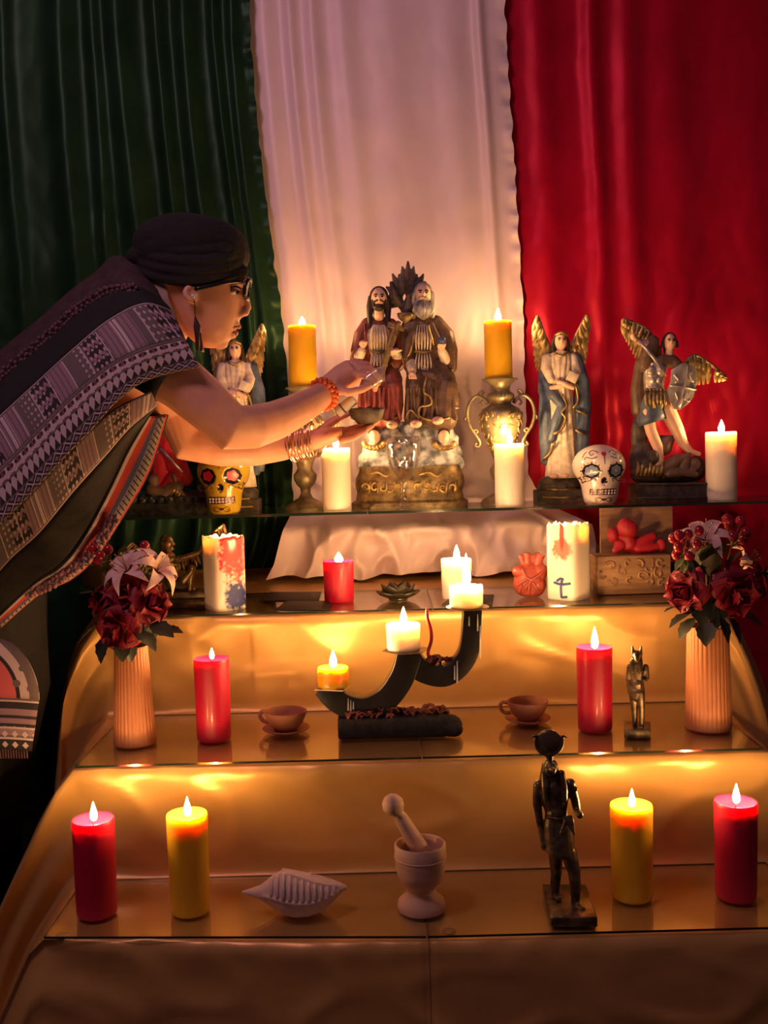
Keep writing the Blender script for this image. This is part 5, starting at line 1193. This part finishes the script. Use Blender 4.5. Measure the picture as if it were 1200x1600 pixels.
class NX_:
    """tiny helper for node maths"""
    def __init__(s, m): s.nt = m.node_tree
    def m(s, op, a, b=None, c=None):
        n = s.nt.nodes.new('ShaderNodeMath'); n.operation = op
        for i, q in enumerate((a, b, c)):
            if q is None: continue
            if isinstance(q, (int, float)): n.inputs[i].default_value = q
            else: s.nt.links.new(q, n.inputs[i])
        return n.outputs[0]
    def mix(s, f, a, b):
        n = s.nt.nodes.new('ShaderNodeMixRGB')
        for i, q in enumerate((f, a, b)):
            if isinstance(q, tuple): n.inputs[i].default_value = (*q, 1)
            elif isinstance(q, (int, float)): n.inputs[i].default_value = q
            else: s.nt.links.new(q, n.inputs[i])
        return n.outputs[0]
    def ramp(s, f, stops):
        n = s.nt.nodes.new('ShaderNodeValToRGB'); cr = n.color_ramp; cr.interpolation = 'CONSTANT'
        while len(cr.elements) < len(stops): cr.elements.new(.5)
        for e, (q, c) in zip(cr.elements, stops): e.position = q; e.color = (*c, 1)
        s.nt.links.new(f, n.inputs[0]); return n.outputs[0]
DK, MV, LT, GY, RD = (.022, .014, .018), (.26, .155, .185), (.52, .39, .38), (.13, .095, .095), (.19, .05, .045)
def woven(name, kind):
    m = pm(name, MV, rough=.85, scale=50, bump=.35, bscale=260); nt = m.node_tree; b = nt.nodes['Principled BSDF']; x = NX_(m)
    uvn = nt.nodes.new('ShaderNodeTexCoord'); sp = nt.nodes.new('ShaderNodeSeparateXYZ'); nt.links.new(uvn.outputs['UV'], sp.inputs[0]); u, v = sp.outputs[0], sp.outputs[1]
    fr = lambda q, p: x.m('FRACT', x.m('DIVIDE', q, p)); tri = lambda q, p: x.m('ABSOLUTE', x.m('SUBTRACT', fr(q, p), .5))
    lt = lambda a, c: x.m('LESS_THAN', a, c); gt = lambda a, c: x.m('GREATER_THAN', a, c)
    if kind == 'blocks':
        c = x.ramp(fr(u, .30), [(0, DK), (.16, MV), (.30, GY), (.47, DK), (.62, MV), (.72, LT), (.76, MV), (.86, GY)])
        dark = x.ramp(fr(u, .30), [(0, (1, 1, 1)), (.16, (0, 0, 0)), (.47, (1, 1, 1)), (.62, (0, 0, 0))])
        st = gt(tri(x.m('ADD', v, x.m('MULTIPLY', tri(u, .012), .25)), .34), .30)
        c = x.mix(x.m('MULTIPLY', st, dark), c, MV)
        c = x.mix(x.m('MULTIPLY', lt(tri(u, .011), .12), x.m('SUBTRACT', 1.0, dark)), c, GY)
        c = x.mix(x.m('MULTIPLY', x.m('MULTIPLY', lt(x.m('ADD', tri(u, .011), tri(v, .16)), .30), gt(tri(u, .15), .30)), .8), c, LT)
        c = x.mix(lt(tri(u, .046), .028), c, LT)
        c = x.mix(gt(tri(v, 1.0), .43), c, GY); c = x.mix(gt(tri(v, 1.0), .465), c, LT); c = x.mix(gt(tri(v, 1.0), .485), c, DK)
    elif kind == 'motif':
        c = x.mix(lt(x.m('ADD', tri(u, .022), x.m('MULTIPLY', tri(v, .2), 1.1)), .42), LT, RD)
        c = x.mix(lt(x.m('ADD', tri(u, .011), tri(v, .2)), .34), c, DK)
        row2 = x.mix(gt(tri(u, .016), x.m('MULTIPLY', tri(v, .42), 1.0)), LT, DK)
        c = x.mix(gt(v, .30), c, row2)
        dd = x.m('ADD', tri(u, .028), tri(x.m('SUBTRACT', v, .68), .32))
        dia = x.mix(lt(x.m('ABSOLUTE', x.m('SUBTRACT', dd, .5)), .07), DK, LT); dia = x.mix(lt(dd, .22), dia, MV); dia = x.mix(gt(dd, .80), dia, MV)
        c = x.mix(gt(v, .66), c, dia)
        for q in (.02, .29, .65, .98): c = x.mix(lt(x.m('ABSOLUTE', x.m('SUBTRACT', v, q)), .018), c, GY)
    elif kind == 'trim':
        c = x.ramp(v, [(0, DK), (.10, LT), (.22, (.50, .05, .035)), (.44, (.08, .09, .22)), (.58, (.30, .26, .34)), (.72, (.50, .42, .34)), (.9, (.50, .06, .05))])
        c = x.mix(x.m('MULTIPLY', x.m('MULTIPLY', gt(v, .60), lt(v, .88)), lt(tri(u, .012), .12)), c, DK)
    elif kind == 'pink':
        d = x.m('SQRT', x.m('ADD', x.m('POWER', x.m('ADD', u, .06), 2.0), x.m('POWER', v, 2.0)))
        c = x.ramp(x.m('MULTIPLY', d, 6.0), [(0, (.55, .09, .10)), (.28, DK), (.36, (.60, .11, .115)), (.66, DK), (.70, LT), (.80, GY), (.9, LT)])
        ng = nt.nodes.new('ShaderNodeTexVoronoi'); ng.inputs['Scale'].default_value = 38; nt.links.new(uvn.outputs['UV'], ng.inputs['Vector'])
        c = x.mix(lt(ng.outputs[0], .28), c, GY)
    elif kind == 'bands':
        c = x.ramp(v, [(0, GY), (.06, LT), (.09, DK), (.22, MV), (.34, DK), (.40, MV), (.5, DK), (.56, LT), (.60, MV), (.72, GY), (.76, LT), (.80, DK)])
        c = x.mix(x.m('MULTIPLY', lt(x.m('ADD', tri(u, .018), tri(v, .2)), .32), gt(v, .55)), c, LT)
    nt.links.new(c, b.inputs['Base Color']); return m
M['blocks'], M['motif'], M['trim'] = woven('woven_blocks', 'blocks'), woven('woven_motif', 'motif'), woven('woven_trim', 'trim')

root = at(-110, 850, 2.30); root.z = 0
W = thing('person', 'woman in black head wrap and woven poncho leaning over the altar', 'person', root)
def wp(px, py, D): return at(px, py, D) - root
def wpts(l): return [wp(*q) for q in l]
def wr(l, D=2.25): return [q * D / F for q in l]

# --- body: one continuous skin
b = MB(); HD = 2.28; hk = HD / F
rows = []
for py, xb, xf, hw in ((352, 268, 345, 30), (362, 250, 362, 44), (378, 234, 376, 53), (400, 228, 376, 55), (425, 228, 381, 56), (438, 230, 386, 57), (447, 236, 383, 55), (456, 244, 380, 53), (470, 254, 380, 51), (484, 264, 378, 49), (498, 276, 375, 46), (508, 282, 371, 43), (520, 290, 366, 40), (530, 298, 360, 35), (538, 308, 354, 27), (543, 318, 346, 16)):
    row = []
    for j in range(36):
        a = 2 * PI * j / 36; cx, rx = (xb + xf) / 2, (xf - xb) / 2
        ca, sa = math.cos(a), math.sin(a); ex = 1.0 if ca < 0 else .92
        row.append(wp(cx + rx * math.copysign(abs(ca) ** ex, ca), py, HD) + V((0, hw * hk * sa * (1 - .10 * max(0, ca)), 0)))
    rows.append(row)
b.grid(rows, close_u=True, cap=True)
b.tube(wpts([(380, 444, HD), (384, 466, HD), (387, 484, HD)]), wr([4.5, 6.5, 6.5])); b.ell(wp(383, 488, HD), wr([7, 8, 6.5])); b.ell(wp(376, 492, HD - .009), wr([6.5, 6, 5])); b.ell(wp(376, 492, HD + .009), wr([6.5, 6, 5]))
b.tube(wpts([(384, 440, HD - .035), (388, 437, HD), (384, 440, HD + .035)]), wr([5, 5, 5])); b.ell(wp(345, 537, HD), wr([12, 14, 9]))
b.ell(wp(370, 508, HD), wr([6, 13, 5])); b.ell(wp(364, 524, HD), wr([6, 12, 5]))
ear = [(296, 448, HD - .083), (290, 456, HD - .088), (293, 466, HD - .089), (301, 471, HD - .084)]
b.limb(crom(wpts(ear), 3), wr([6, 5, 5, 5, 5, 5, 5, 5, 5, 5]), n=8)
b.ell(wp(300, 462, HD - .080), wr([9, 5, 10]))
b.limb(wpts([(288, 468, 2.29), (266, 508, 2.29), (236, 556, 2.29)]), wr([36, 32, 46]))
b.limb(wpts([(225, 560, 2.29), (120, 660, 2.30), (0, 780, 2.30), (-110, 860, 2.30)]), wr([56, 66, 64, 80]))
b.limb(wpts([(225, 560, 2.20), (225, 562, 2.40)]), wr([44, 44]))
hip = wp(-110, 880, 2.30)
for s in (-1, 1):
    b.limb([hip + V((0, s * .09, -.02)), V((.02, s * .09, .48)), V((-.03, s * .09, .09))], [.095, .062, .042]); b.limb([V((-.05, s * .09, .05)), V((.12, s * .10, .035))], [.045, .034])
# near arm
b.limb(wpts([(245, 572, 2.15), (287, 602, 2.135), (330, 638, 2.13), (362, 668, 2.135), (395, 667, 2.16), (430, 657, 2.21), (460, 643, 2.26), (490, 626, 2.31), (507, 614, 2.335)]), wr([45, 40, 37.5, 36, 33, 30, 27, 23, 20]), n=20)
# far arm
b.limb(wpts([(250, 590, 2.42), (280, 640, 2.46), (300, 690, 2.465), (345, 696, 2.46), (400, 699, 2.45), (440, 695, 2.445), (474, 690, 2.44)]), wr([48, 40, 36, 33, 29, 25, 20], 2.45), n=20)
# near hand, closed on the pouch
b.tube(wpts([(503, 616, 2.335), (518, 603, 2.345), (536, 590, 2.352), (554, 578, 2.355)]), [(a * hk, c * hk) for a, c in ((17, 19), (16, 21), (15, 23), (13, 21))], n=16)
for ch, r0 in (([(560, 586, 2.335), (577, 588, 2.330), (588, 598, 2.338), (586, 609, 2.345)], 6.2), ([(562, 577, 2.35), (580, 577, 2.348), (591, 588, 2.356), (588, 600, 2.362)], 6.4), ([(556, 570, 2.366), (573, 569, 2.368), (584, 579, 2.376), (581, 592, 2.380)], 6.0), ([(548, 566, 2.380), (562, 564, 2.386), (573, 572, 2.392), (571, 584, 2.394)], 5.2),
               ([(526, 608, 2.330), (545, 613, 2.318), (564, 609, 2.320), (582, 601, 2.328)], 7.0)):
    b.limb(wpts(ch), [r0 * hk * q for q in (1.05, 1.0, .9, .72)], n=10)
# far hand, palm up under the bowl
b.tube(wpts([(470, 691, 2.44), (490, 687, 2.435), (515, 681, 2.428), (540, 675, 2.42)]), [(a * hk, c * hk) for a, c in ((20, 18), (24, 17), (29, 14), (28, 10))], n=16, ref=(0, 1, 0))
for ch, r0 in (([(534, 688, 2.385), (553, 684, 2.382), (570, 674, 2.388)], 5.6), ([(540, 682, 2.402), (562, 677, 2.400), (582, 665, 2.404)], 6.2), ([(542, 677, 2.422), (567, 671, 2.420), (591, 657, 2.424)], 6.4), ([(540, 673, 2.444), (563, 667, 2.444), (585, 656, 2.446)], 6.2),
               ([(492, 680, 2.455), (512, 664, 2.462), (530, 652, 2.458), (548, 645, 2.452)], 7.2)):
    b.limb(wpts(ch), [r0 * hk * q for q in ((1.08, 1.0, .75) if len(ch) == 3 else (1.2, 1.05, .95, .72))], n=10)
body = b.build('body', M['skin'], W, remesh=.0034, sm=4)
# --- face details
for dz in (-.010, .010):
    pass
MB().tube(crom(wpts([(363, 511, HD - .018), (371, 510, HD - .006), (373, 510, HD), (371, 510, HD + .006), (363, 511, HD + .018)]), 3), wr([2, 3, 3.6, 4, 4.2, 4.4, 4.4, 4.4, 4.2, 4, 3.6, 3, 2])).build('upper_lip', M['lip'], W)
MB().tube(crom(wpts([(360, 519, HD - .016), (366, 521, HD - .006), (368, 521, HD), (366, 521, HD + .006), (360, 519, HD + .016)]), 3), wr([2, 3, 3.6, 4, 4.2, 4.4, 4.4, 4.4, 4.2, 4, 3.6, 3, 2])).build('lower_lip', M['lip'], W)
for s in (-1, 1):
    MB().ell(wp(366, 456, HD + s * .041), wr([8, 5, 4])).build('eye', M['pearl'], W)
    MB().ell(wp(371, 457, HD + s * .042), wr([3.2, 4, 3.4])).build('iris', M['ink'], W)
    MB().tube(crom(wpts([(360, 449, HD + s * .049), (370, 448, HD + s * .045), (378, 452, HD + s * .034)]), 3), wr([1.4] * 7)).build('eyelid', M['thread'], W)
    MB().tube(crom(wpts([(356, 441, HD + s * .052), (370, 436, HD + s * .046), (382, 438, HD + s * .030)]), 3), wr([1.8] * 7)).build('eyebrow', M['thread'], W)
gl = MB()
for s in (-1, 1):
    c = wp(387, 453, HD + s * .033); ring = []
    for i in range(25):
        a = 2 * PI * i / 24; q = .82
        ring.append(c + V((-.004 * math.cos(a) ** 2 + .001, .026 * math.copysign(abs(math.cos(a)) ** q, math.cos(a)), .021 * math.copysign(abs(math.sin(a)) ** q, math.sin(a)))) + V((-.22 * .021 * -math.sin(a), 0, 0)))
    gl.tube(ring, wr([3.2] * 25), n=8)
    gl.tube(crom([c + V((-.008, s * .026, .012)), wp(372, 440, HD + s * .066), wp(345, 443, HD + s * .0815), wp(304, 452, HD + s * .090)], 4), wr([3.2] * 13), n=8)
    ln = MB(); ln.add([c] + ring[:-1], [(0, 1 + i, 1 + (i + 1) % 24) for i in range(24)]); ln.build('lens', M['lens'], W)
gl.tube(crom([wp(389, 449, HD - .008), wp(391, 447, HD), wp(389, 449, HD + .008)], 3), wr([2.2] * 7), n=8)
gl.build('eyeglass_frame', M['frame_black'], W)
er = MB(); MB().ell(wp(302, 463, HD - .092), wr([3.6, 3, 3.6])).build('pearl_stud', M['pearl'], W); MB().ell(wp(307, 461, HD - .088), wr([2.4, 2.4, 2.4])).build('pearl_stud', M['pearl'], W)
er.tube(wpts([(304, 470, HD - .088), (305, 497, HD - .088)]), wr([.8, .8])); er.tube(wpts([(305, 495, HD - .088), (308, 510, HD - .088), (308, 524, HD - .088), (309, 548, HD - .087)]), wr([1.2, 5.5, 3.6, 2.4])); er.tube(wpts([(313, 520, HD - .086), (315, 548, HD - .086)]), wr([1, 2.2]))
er.build('drop_earring', M['thread'], W); MB().tube(wpts([(315, 530, HD - .084), (317, 550, HD - .084)]), wr([1.2, 2])).build('earring_tassel', M['gold'], W)
# --- head wrap
t = MB(); t.ell(wp(300, 390, HD), (87 * hk, 66 * hk, 52 * hk), n=28, m=18); t.ell(wp(285, 378, HD), (76 * hk, 60 * hk, 43 * hk), n=24, m=16); t.ell(wp(222, 402, HD), wr([26, 26, 19])); t.ell(wp(346, 398, HD), wr([45, 54, 35]))
for i in range(5):
    y0 = 428 - i * 14; sag = 12 - i * 1.5; dd = [.93, .985, 1.0, .94, .82][i]
    t.tube(crom(wpts([(216, y0 - 8, HD - .010), (250, y0 + sag * .5, HD - .072 * dd), (300, y0 + sag, HD - .090 * dd), (352, y0 + sag * .3, HD - .072 * dd), (386 - i * 9, y0 - 6, HD - .012)]), 5), wr([4.5] + [8.2] * 19 + [4]), n=10)
    t.tube(crom(wpts([(216, y0 - 8, HD + .010), (250, y0 + sag * .5, HD + .072 * dd), (300, y0 + sag, HD + .090 * dd), (352, y0 + sag * .3, HD + .072 * dd), (386 - i * 9, y0 - 6, HD + .012)]), 5), wr([4.5] + [8.2] * 19 + [4]), n=10)
t.build('head_wrap', M['black_wool'], W, remesh=.0032, sm=2)
MB().tube(crom(wpts([(240, 432, HD - .03), (250, 462, HD - .065), (262, 496, HD - .075), (276, 534, HD - .085)]), 5), [(3 * hk, 13 * hk)] * 6 + [(3 * hk, 12 * hk)] * 5 + [(2.5 * hk, 9 * hk)] * 5, n=12, ref=(0, 1, 0)).build('wrap_tail', M['scarf'], W)
# --- poncho: layered woven bands
B = [[(-150, 700), (-60, 605), (0, 548), (60, 500), (110, 455), (150, 425), (183, 400), (236, 424)],
     [(-140, 722), (-48, 630), (10, 575), (70, 525), (120, 480), (165, 452), (208, 447), (250, 464)],
     [(-120, 762), (-50, 695), (0, 650), (60, 595), (115, 545), (170, 500), (225, 474), (268, 486)],
     [(-90, 822), (-30, 765), (20, 718), (75, 660), (125, 612), (175, 572), (232, 545), (290, 530)],
     [(-60, 892), (-5, 825), (45, 775), (100, 715), (142, 672), (182, 628), (232, 594), (312, 573)]]
BD = [[2.30] * 6 + [2.27, 2.27], [2.21] * 6 + [2.19, 2.20], [2.12] * 7 + [2.14], [2.06] * 7 + [2.085], [2.04] * 6 + [2.055, 2.065]]
Bl = [[(-60, 890), (-5, 823), (45, 773), (100, 713), (142, 670), (182, 638), (236, 612)], [(-40, 942), (12, 878), (62, 832), (115, 768), (165, 712), (203, 668), (244, 634)],
      [(-28, 985), (50, 912), (94, 882), (130, 836), (168, 766), (200, 700), (232, 650)], [(-20, 1000), (60, 930), (112, 905), (152, 868), (197, 800), (234, 735), (262, 648)]]
BlD = [[2.055] * 7, [2.09] * 7, [2.15] * 7, [2.17] * 7]
def surface(Bs, Ds, na=8, nb=6):
    ctl = [crom([wp(x, y, d) for (x, y), d in zip(r, dr)], na) for r, dr in zip(Bs, Ds)]
    cols = [crom([ctl[i][j] for i in range(len(ctl))], nb) for j in range(len(ctl[0]))]
    return [[cols[j][i] for j in range(len(cols))] for i in range(len(cols[0]))]
def strip(S, i0, i1, name, mat, th=.004, nb=6, lift=0):
    rows = S[i0 * nb:i1 * nb + 1]; uv = []; n = len(rows) - 1
    for i, r in enumerate(rows):
        u = 0
        for j, p_ in enumerate(r):
            if j: u += (p_ - r[j - 1]).length
            uv.append((u, i / n))
    rows = [[p_ + V((0, -lift, 0)) for p_ in r] for r in rows]
    return MB().grid(rows).build(name, M[mat], W, uv=uv, solid=th)
S = surface(B, BD)
strip(S, 0, 1, 'shawl_collar', 'maroon_cloth'); strip(S, 1, 2, 'poncho_back', 'black_cloth'); strip(S, 2, 3, 'woven_block_band', 'blocks', lift=.002); strip(S, 3, 4, 'woven_motif_band', 'motif', lift=.002)
S2 = surface(Bl, BlD)
strip(S2, 0, 1, 'woven_block_band', 'blocks'); strip(S2, 1, 2, 'poncho_front', 'black_cloth'); strip(S2, 2, 3, 'striped_trim', 'trim', lift=.002)
far = surface([Bl[3], [(x, y) for x, y in Bl[1]], B[2][:6] + [(244, 520)], B[0][:7]], [BlD[3], [2.50] * 7, [2.50] * 7, [2.302] * 7])
strip(far, 0, 3, 'poncho_far_side', 'black_cloth')
arm_in = MB(); rows = []
for (x, y, d, r, dx) in ((232, 560, 2.15, 47, 0), (262, 580, 2.14, 45, .0), (272, 588, 2.138, 44.5, 0)):
    ax = V((.78, 0, -.62)); u_ = V((.62, 0, .78)); rows.append([wp(x, y, d) + (u_ * math.cos(a) + V((0, 1, 0)) * math.sin(a)) * (r * hk) for a in [2 * PI * j / 28 for j in range(28)]])
MB().grid(rows, close_u=True).build('sleeve_lining', M['black_cloth'], W, solid=.003)
def lace(path, n, r, mat, name, rd):
    c = crom(path, 12); m = MB()
    for i in range(n):
        q = c[round(i / (n - 1) * (len(c) - 1))]
        for j in range(5):
            a = 2 * PI * j / 5 + i; m.ell(q + V((r * .75 * math.cos(a), -.002 + .002 * math.sin(i), r * .75 * math.sin(a))), (r * .5, r * .3, r * .5), n=6, m=5)
    o = m.build(name, M[mat], W); o['kind'] = 'stuff'; return o
lace([wp(x, y + 4, d - .02) for (x, y), d in zip(B[1][1:7], BD[1][1:7])], 30, .010, 'lace_dark', 'lace_edging', 1)
lace([wp(x, y, 2.155) for x, y in ((48, 925), (75, 915), (108, 893), (140, 868), (162, 838), (178, 812))], 17, .011, 'lace', 'lace_edging', 1)
# --- dress and hanging bag
rows = []
for z, rx, ry in ((1.0, .20, .20), (.85, .245, .225), (.6, .25, .24), (.35, .22, .25), (.12, .20, .26)):
    rows.append([V((-.06 * sstep(.7, .2, z) + rx * math.cos(a) * (1 + .04 * math.sin(a * 9 + z * 3)), ry * math.sin(a) * (1 + .04 * math.sin(a * 9 + z * 3)), z)) for a in [2 * PI * j / 72 for j in range(72)]])
MB().grid(rows, close_u=True).build('dress', M['black_cloth'], W, solid=.004)
for s in (-1, 1): MB().limb([V((-.05, s * .09, .035)), V((.04, s * .095, .045)), V((.15, s * .10, .03))], [.044, .046, .034]).build('shoe', M['black'], W)
# bangles and bead bracelet
BANGLE = meshdata(MB().grid([[V(((.0455 + .0016 * math.cos(c)) * math.cos(a), (.0455 + .0016 * math.cos(c)) * math.sin(a), .0016 * math.sin(c))) for c in [2 * PI * i / 6 for i in range(6)]] for a in [2 * PI * j / 40 for j in range(40)]], close_u=True, close_v=True), 'bangle', M['gold'])
for i in range(12):
    o = link('bangle', BANGLE, W, wp(457 + i * 3.4, 693 - i * .8 + .6 * math.sin(i * 2.3), 2.442)); orient(o, (1.0, -.30 + .07 * math.sin(i * 1.7), .05 + .06 * math.cos(i * 2.1)), 0)
BEAD = meshdata(MB().ell((0, 0, 0), .0062, n=10, m=8), 'bead', M['bead'])
ax = (wp(507, 614, 2.335) - wp(460, 643, 2.26)).normalized(); u_ = ax.cross(V((0, 1, 0))).normalized(); w_ = ax.cross(u_)
br = bpy.data.objects.new('bead_bracelet', None); COL.objects.link(br); br.parent = W; br.location = wp(505, 616, 2.333)
for row in range(2):
    for i in range(18):
        a = 2 * PI * i / 18 + row * .17; link('bead', BEAD, br, (u_ * math.cos(a) + w_ * math.sin(a)) * .0335 + ax * (row * .0085 - .004 + .003 * math.sin(a)))

bag = Fig('woven_bag', 'embroidered pink and black woven bag hanging at the woman\'s hip', 'bag', 0, 1185, 2.02, 0); bag.o.location.z = at(0, 1185, 2.02).z; k = bag.k
M['pink'], M['bands'] = woven('bag_pink', 'pink'), woven('bag_bands', 'bands')
def bag_panel(name, y0, y1, hw, mat, uvs, round_top=False):
    rows, uv = [], []
    for i in range(13):
        t = i / 12; py = lerp(y0, y1, t); w = hw(t); row = []
        for j in range(15):
            s = j / 14 * 2 - 1; row.append(bag.p(-8 + s * w, py, -10 + 12 * s * s)); uv.append((s * w * k + .0, (t if not round_top else (1 - t) * (y1 - y0) * k)))
        rows.append(row)
    return MB().grid(rows).build(name, M[mat], bag.o, uv=uv, solid=.012)
bag_panel('flap', 1000, 1092, lambda t: 70 * math.sqrt(max(.004, 1 - (1 - t) ** 2)), 'pink', None, True)
bag_panel('banded_panel', 1090, 1172, lambda t: 70 - 14 * t, 'bands', None)
fr = MB()
for i in range(26):
    x = -60 + i * 4.1; fr.tube([bag.p(x, 1168, -4), bag.p(x + 1, 1186, -4)], 1.1 * k, n=5)
o = fr.build('fringe', M['lace_dark'], bag.o); o['kind'] = 'stuff'
MB().tube(crom([bag.p(-40, 1010, 2), bag.p(-70, 900, 10), bag.p(-60, 800, 10), bag.p(-20, 740, 4)], 6), .004, n=6).build('strap', M['black_cloth'], bag.o)

# ------------------------------------------------------------------ held things
f = thing('offering_bowl', 'dark rough stone bowl of herbs held on the woman\'s palm', 'bowl', at(573, 662, 2.415)); k = 2.415 / F
MB().lathe([(0, 0), (14 * k, 0), (24 * k, 8 * k), (28 * k, 20 * k), (27 * k, 24 * k), (22 * k, 18 * k), (12 * k, 10 * k), (0, 9 * k)], 24, fn=lambda r, z, a: r * (1 + .08 * nz(math.cos(a) * 2, math.sin(a) * 2, z * 60))).build('bowl_body', M['rock'], f)
m = MB(); rd = random.Random(2)
for i in range(40): m.ell((rd.uniform(-20, 20) * k, rd.uniform(-18, 18) * k, rd.uniform(15, 25) * k), (rd.uniform(2, 5) * k, 2.5 * k, 2.5 * k), rot=Matrix.Rotation(rd.uniform(0, 3), 3, 'Z'), n=6, m=5)
M['herb'] = pm('dried_herb', (.07, .06, .03), (.03, .026, .016), scale=80, rough=.8)
o = m.build('herbs', M['herb'], f); o['kind'] = 'stuff'
f = thing('paper_roll', 'small rolled white paper between the woman\'s hands', 'paper', at(540, 634, 2.40)); M['paper'] = pm('paper', (.62, .56, .50), rough=.8)
m = MB(); a, b_ = V((-13, 0, -10)) * k, V((14, -4, 10)) * k; c = crom([a, (a + b_) / 2, b_], 4); m.tube(c, 8.5 * k, n=20); m.build('roll', M['paper'], f, auto=50)
m = MB(); m.tube([a.lerp(b_, .28), a.lerp(b_, .36)], 9 * k, n=20); m.build('band', M['rock'], f)
f = thing('plastic_pouch', 'crumpled clear plastic pouch pinched in the woman\'s fingers', 'pouch', at(587, 590, 2.325)); M['plastic'] = clear_glass('plastic', (.92, .90, .88), rough=.12, base=.10, haze=(.55, .42, .38, .35))
rows = []
for i in range(9):
    t = i / 8; row = []
    for j in range(12):
        a = 2 * PI * j / 12; w = (6 + 8 * math.sin(PI * (.15 + .7 * t)))
        row.append(V((lerp(-18, 14, t) + 2 * nz(i * .9, j * 1.1, 3), 5 * math.sin(a), w * math.cos(a) - 8 * (1 - t) + 6 * t + 3 * nz(i * .7, j * .8, 1))) * k)
    rows.append(row)
MB().grid(rows, close_u=True, cap=True).build('pouch_film', M['plastic'], f)
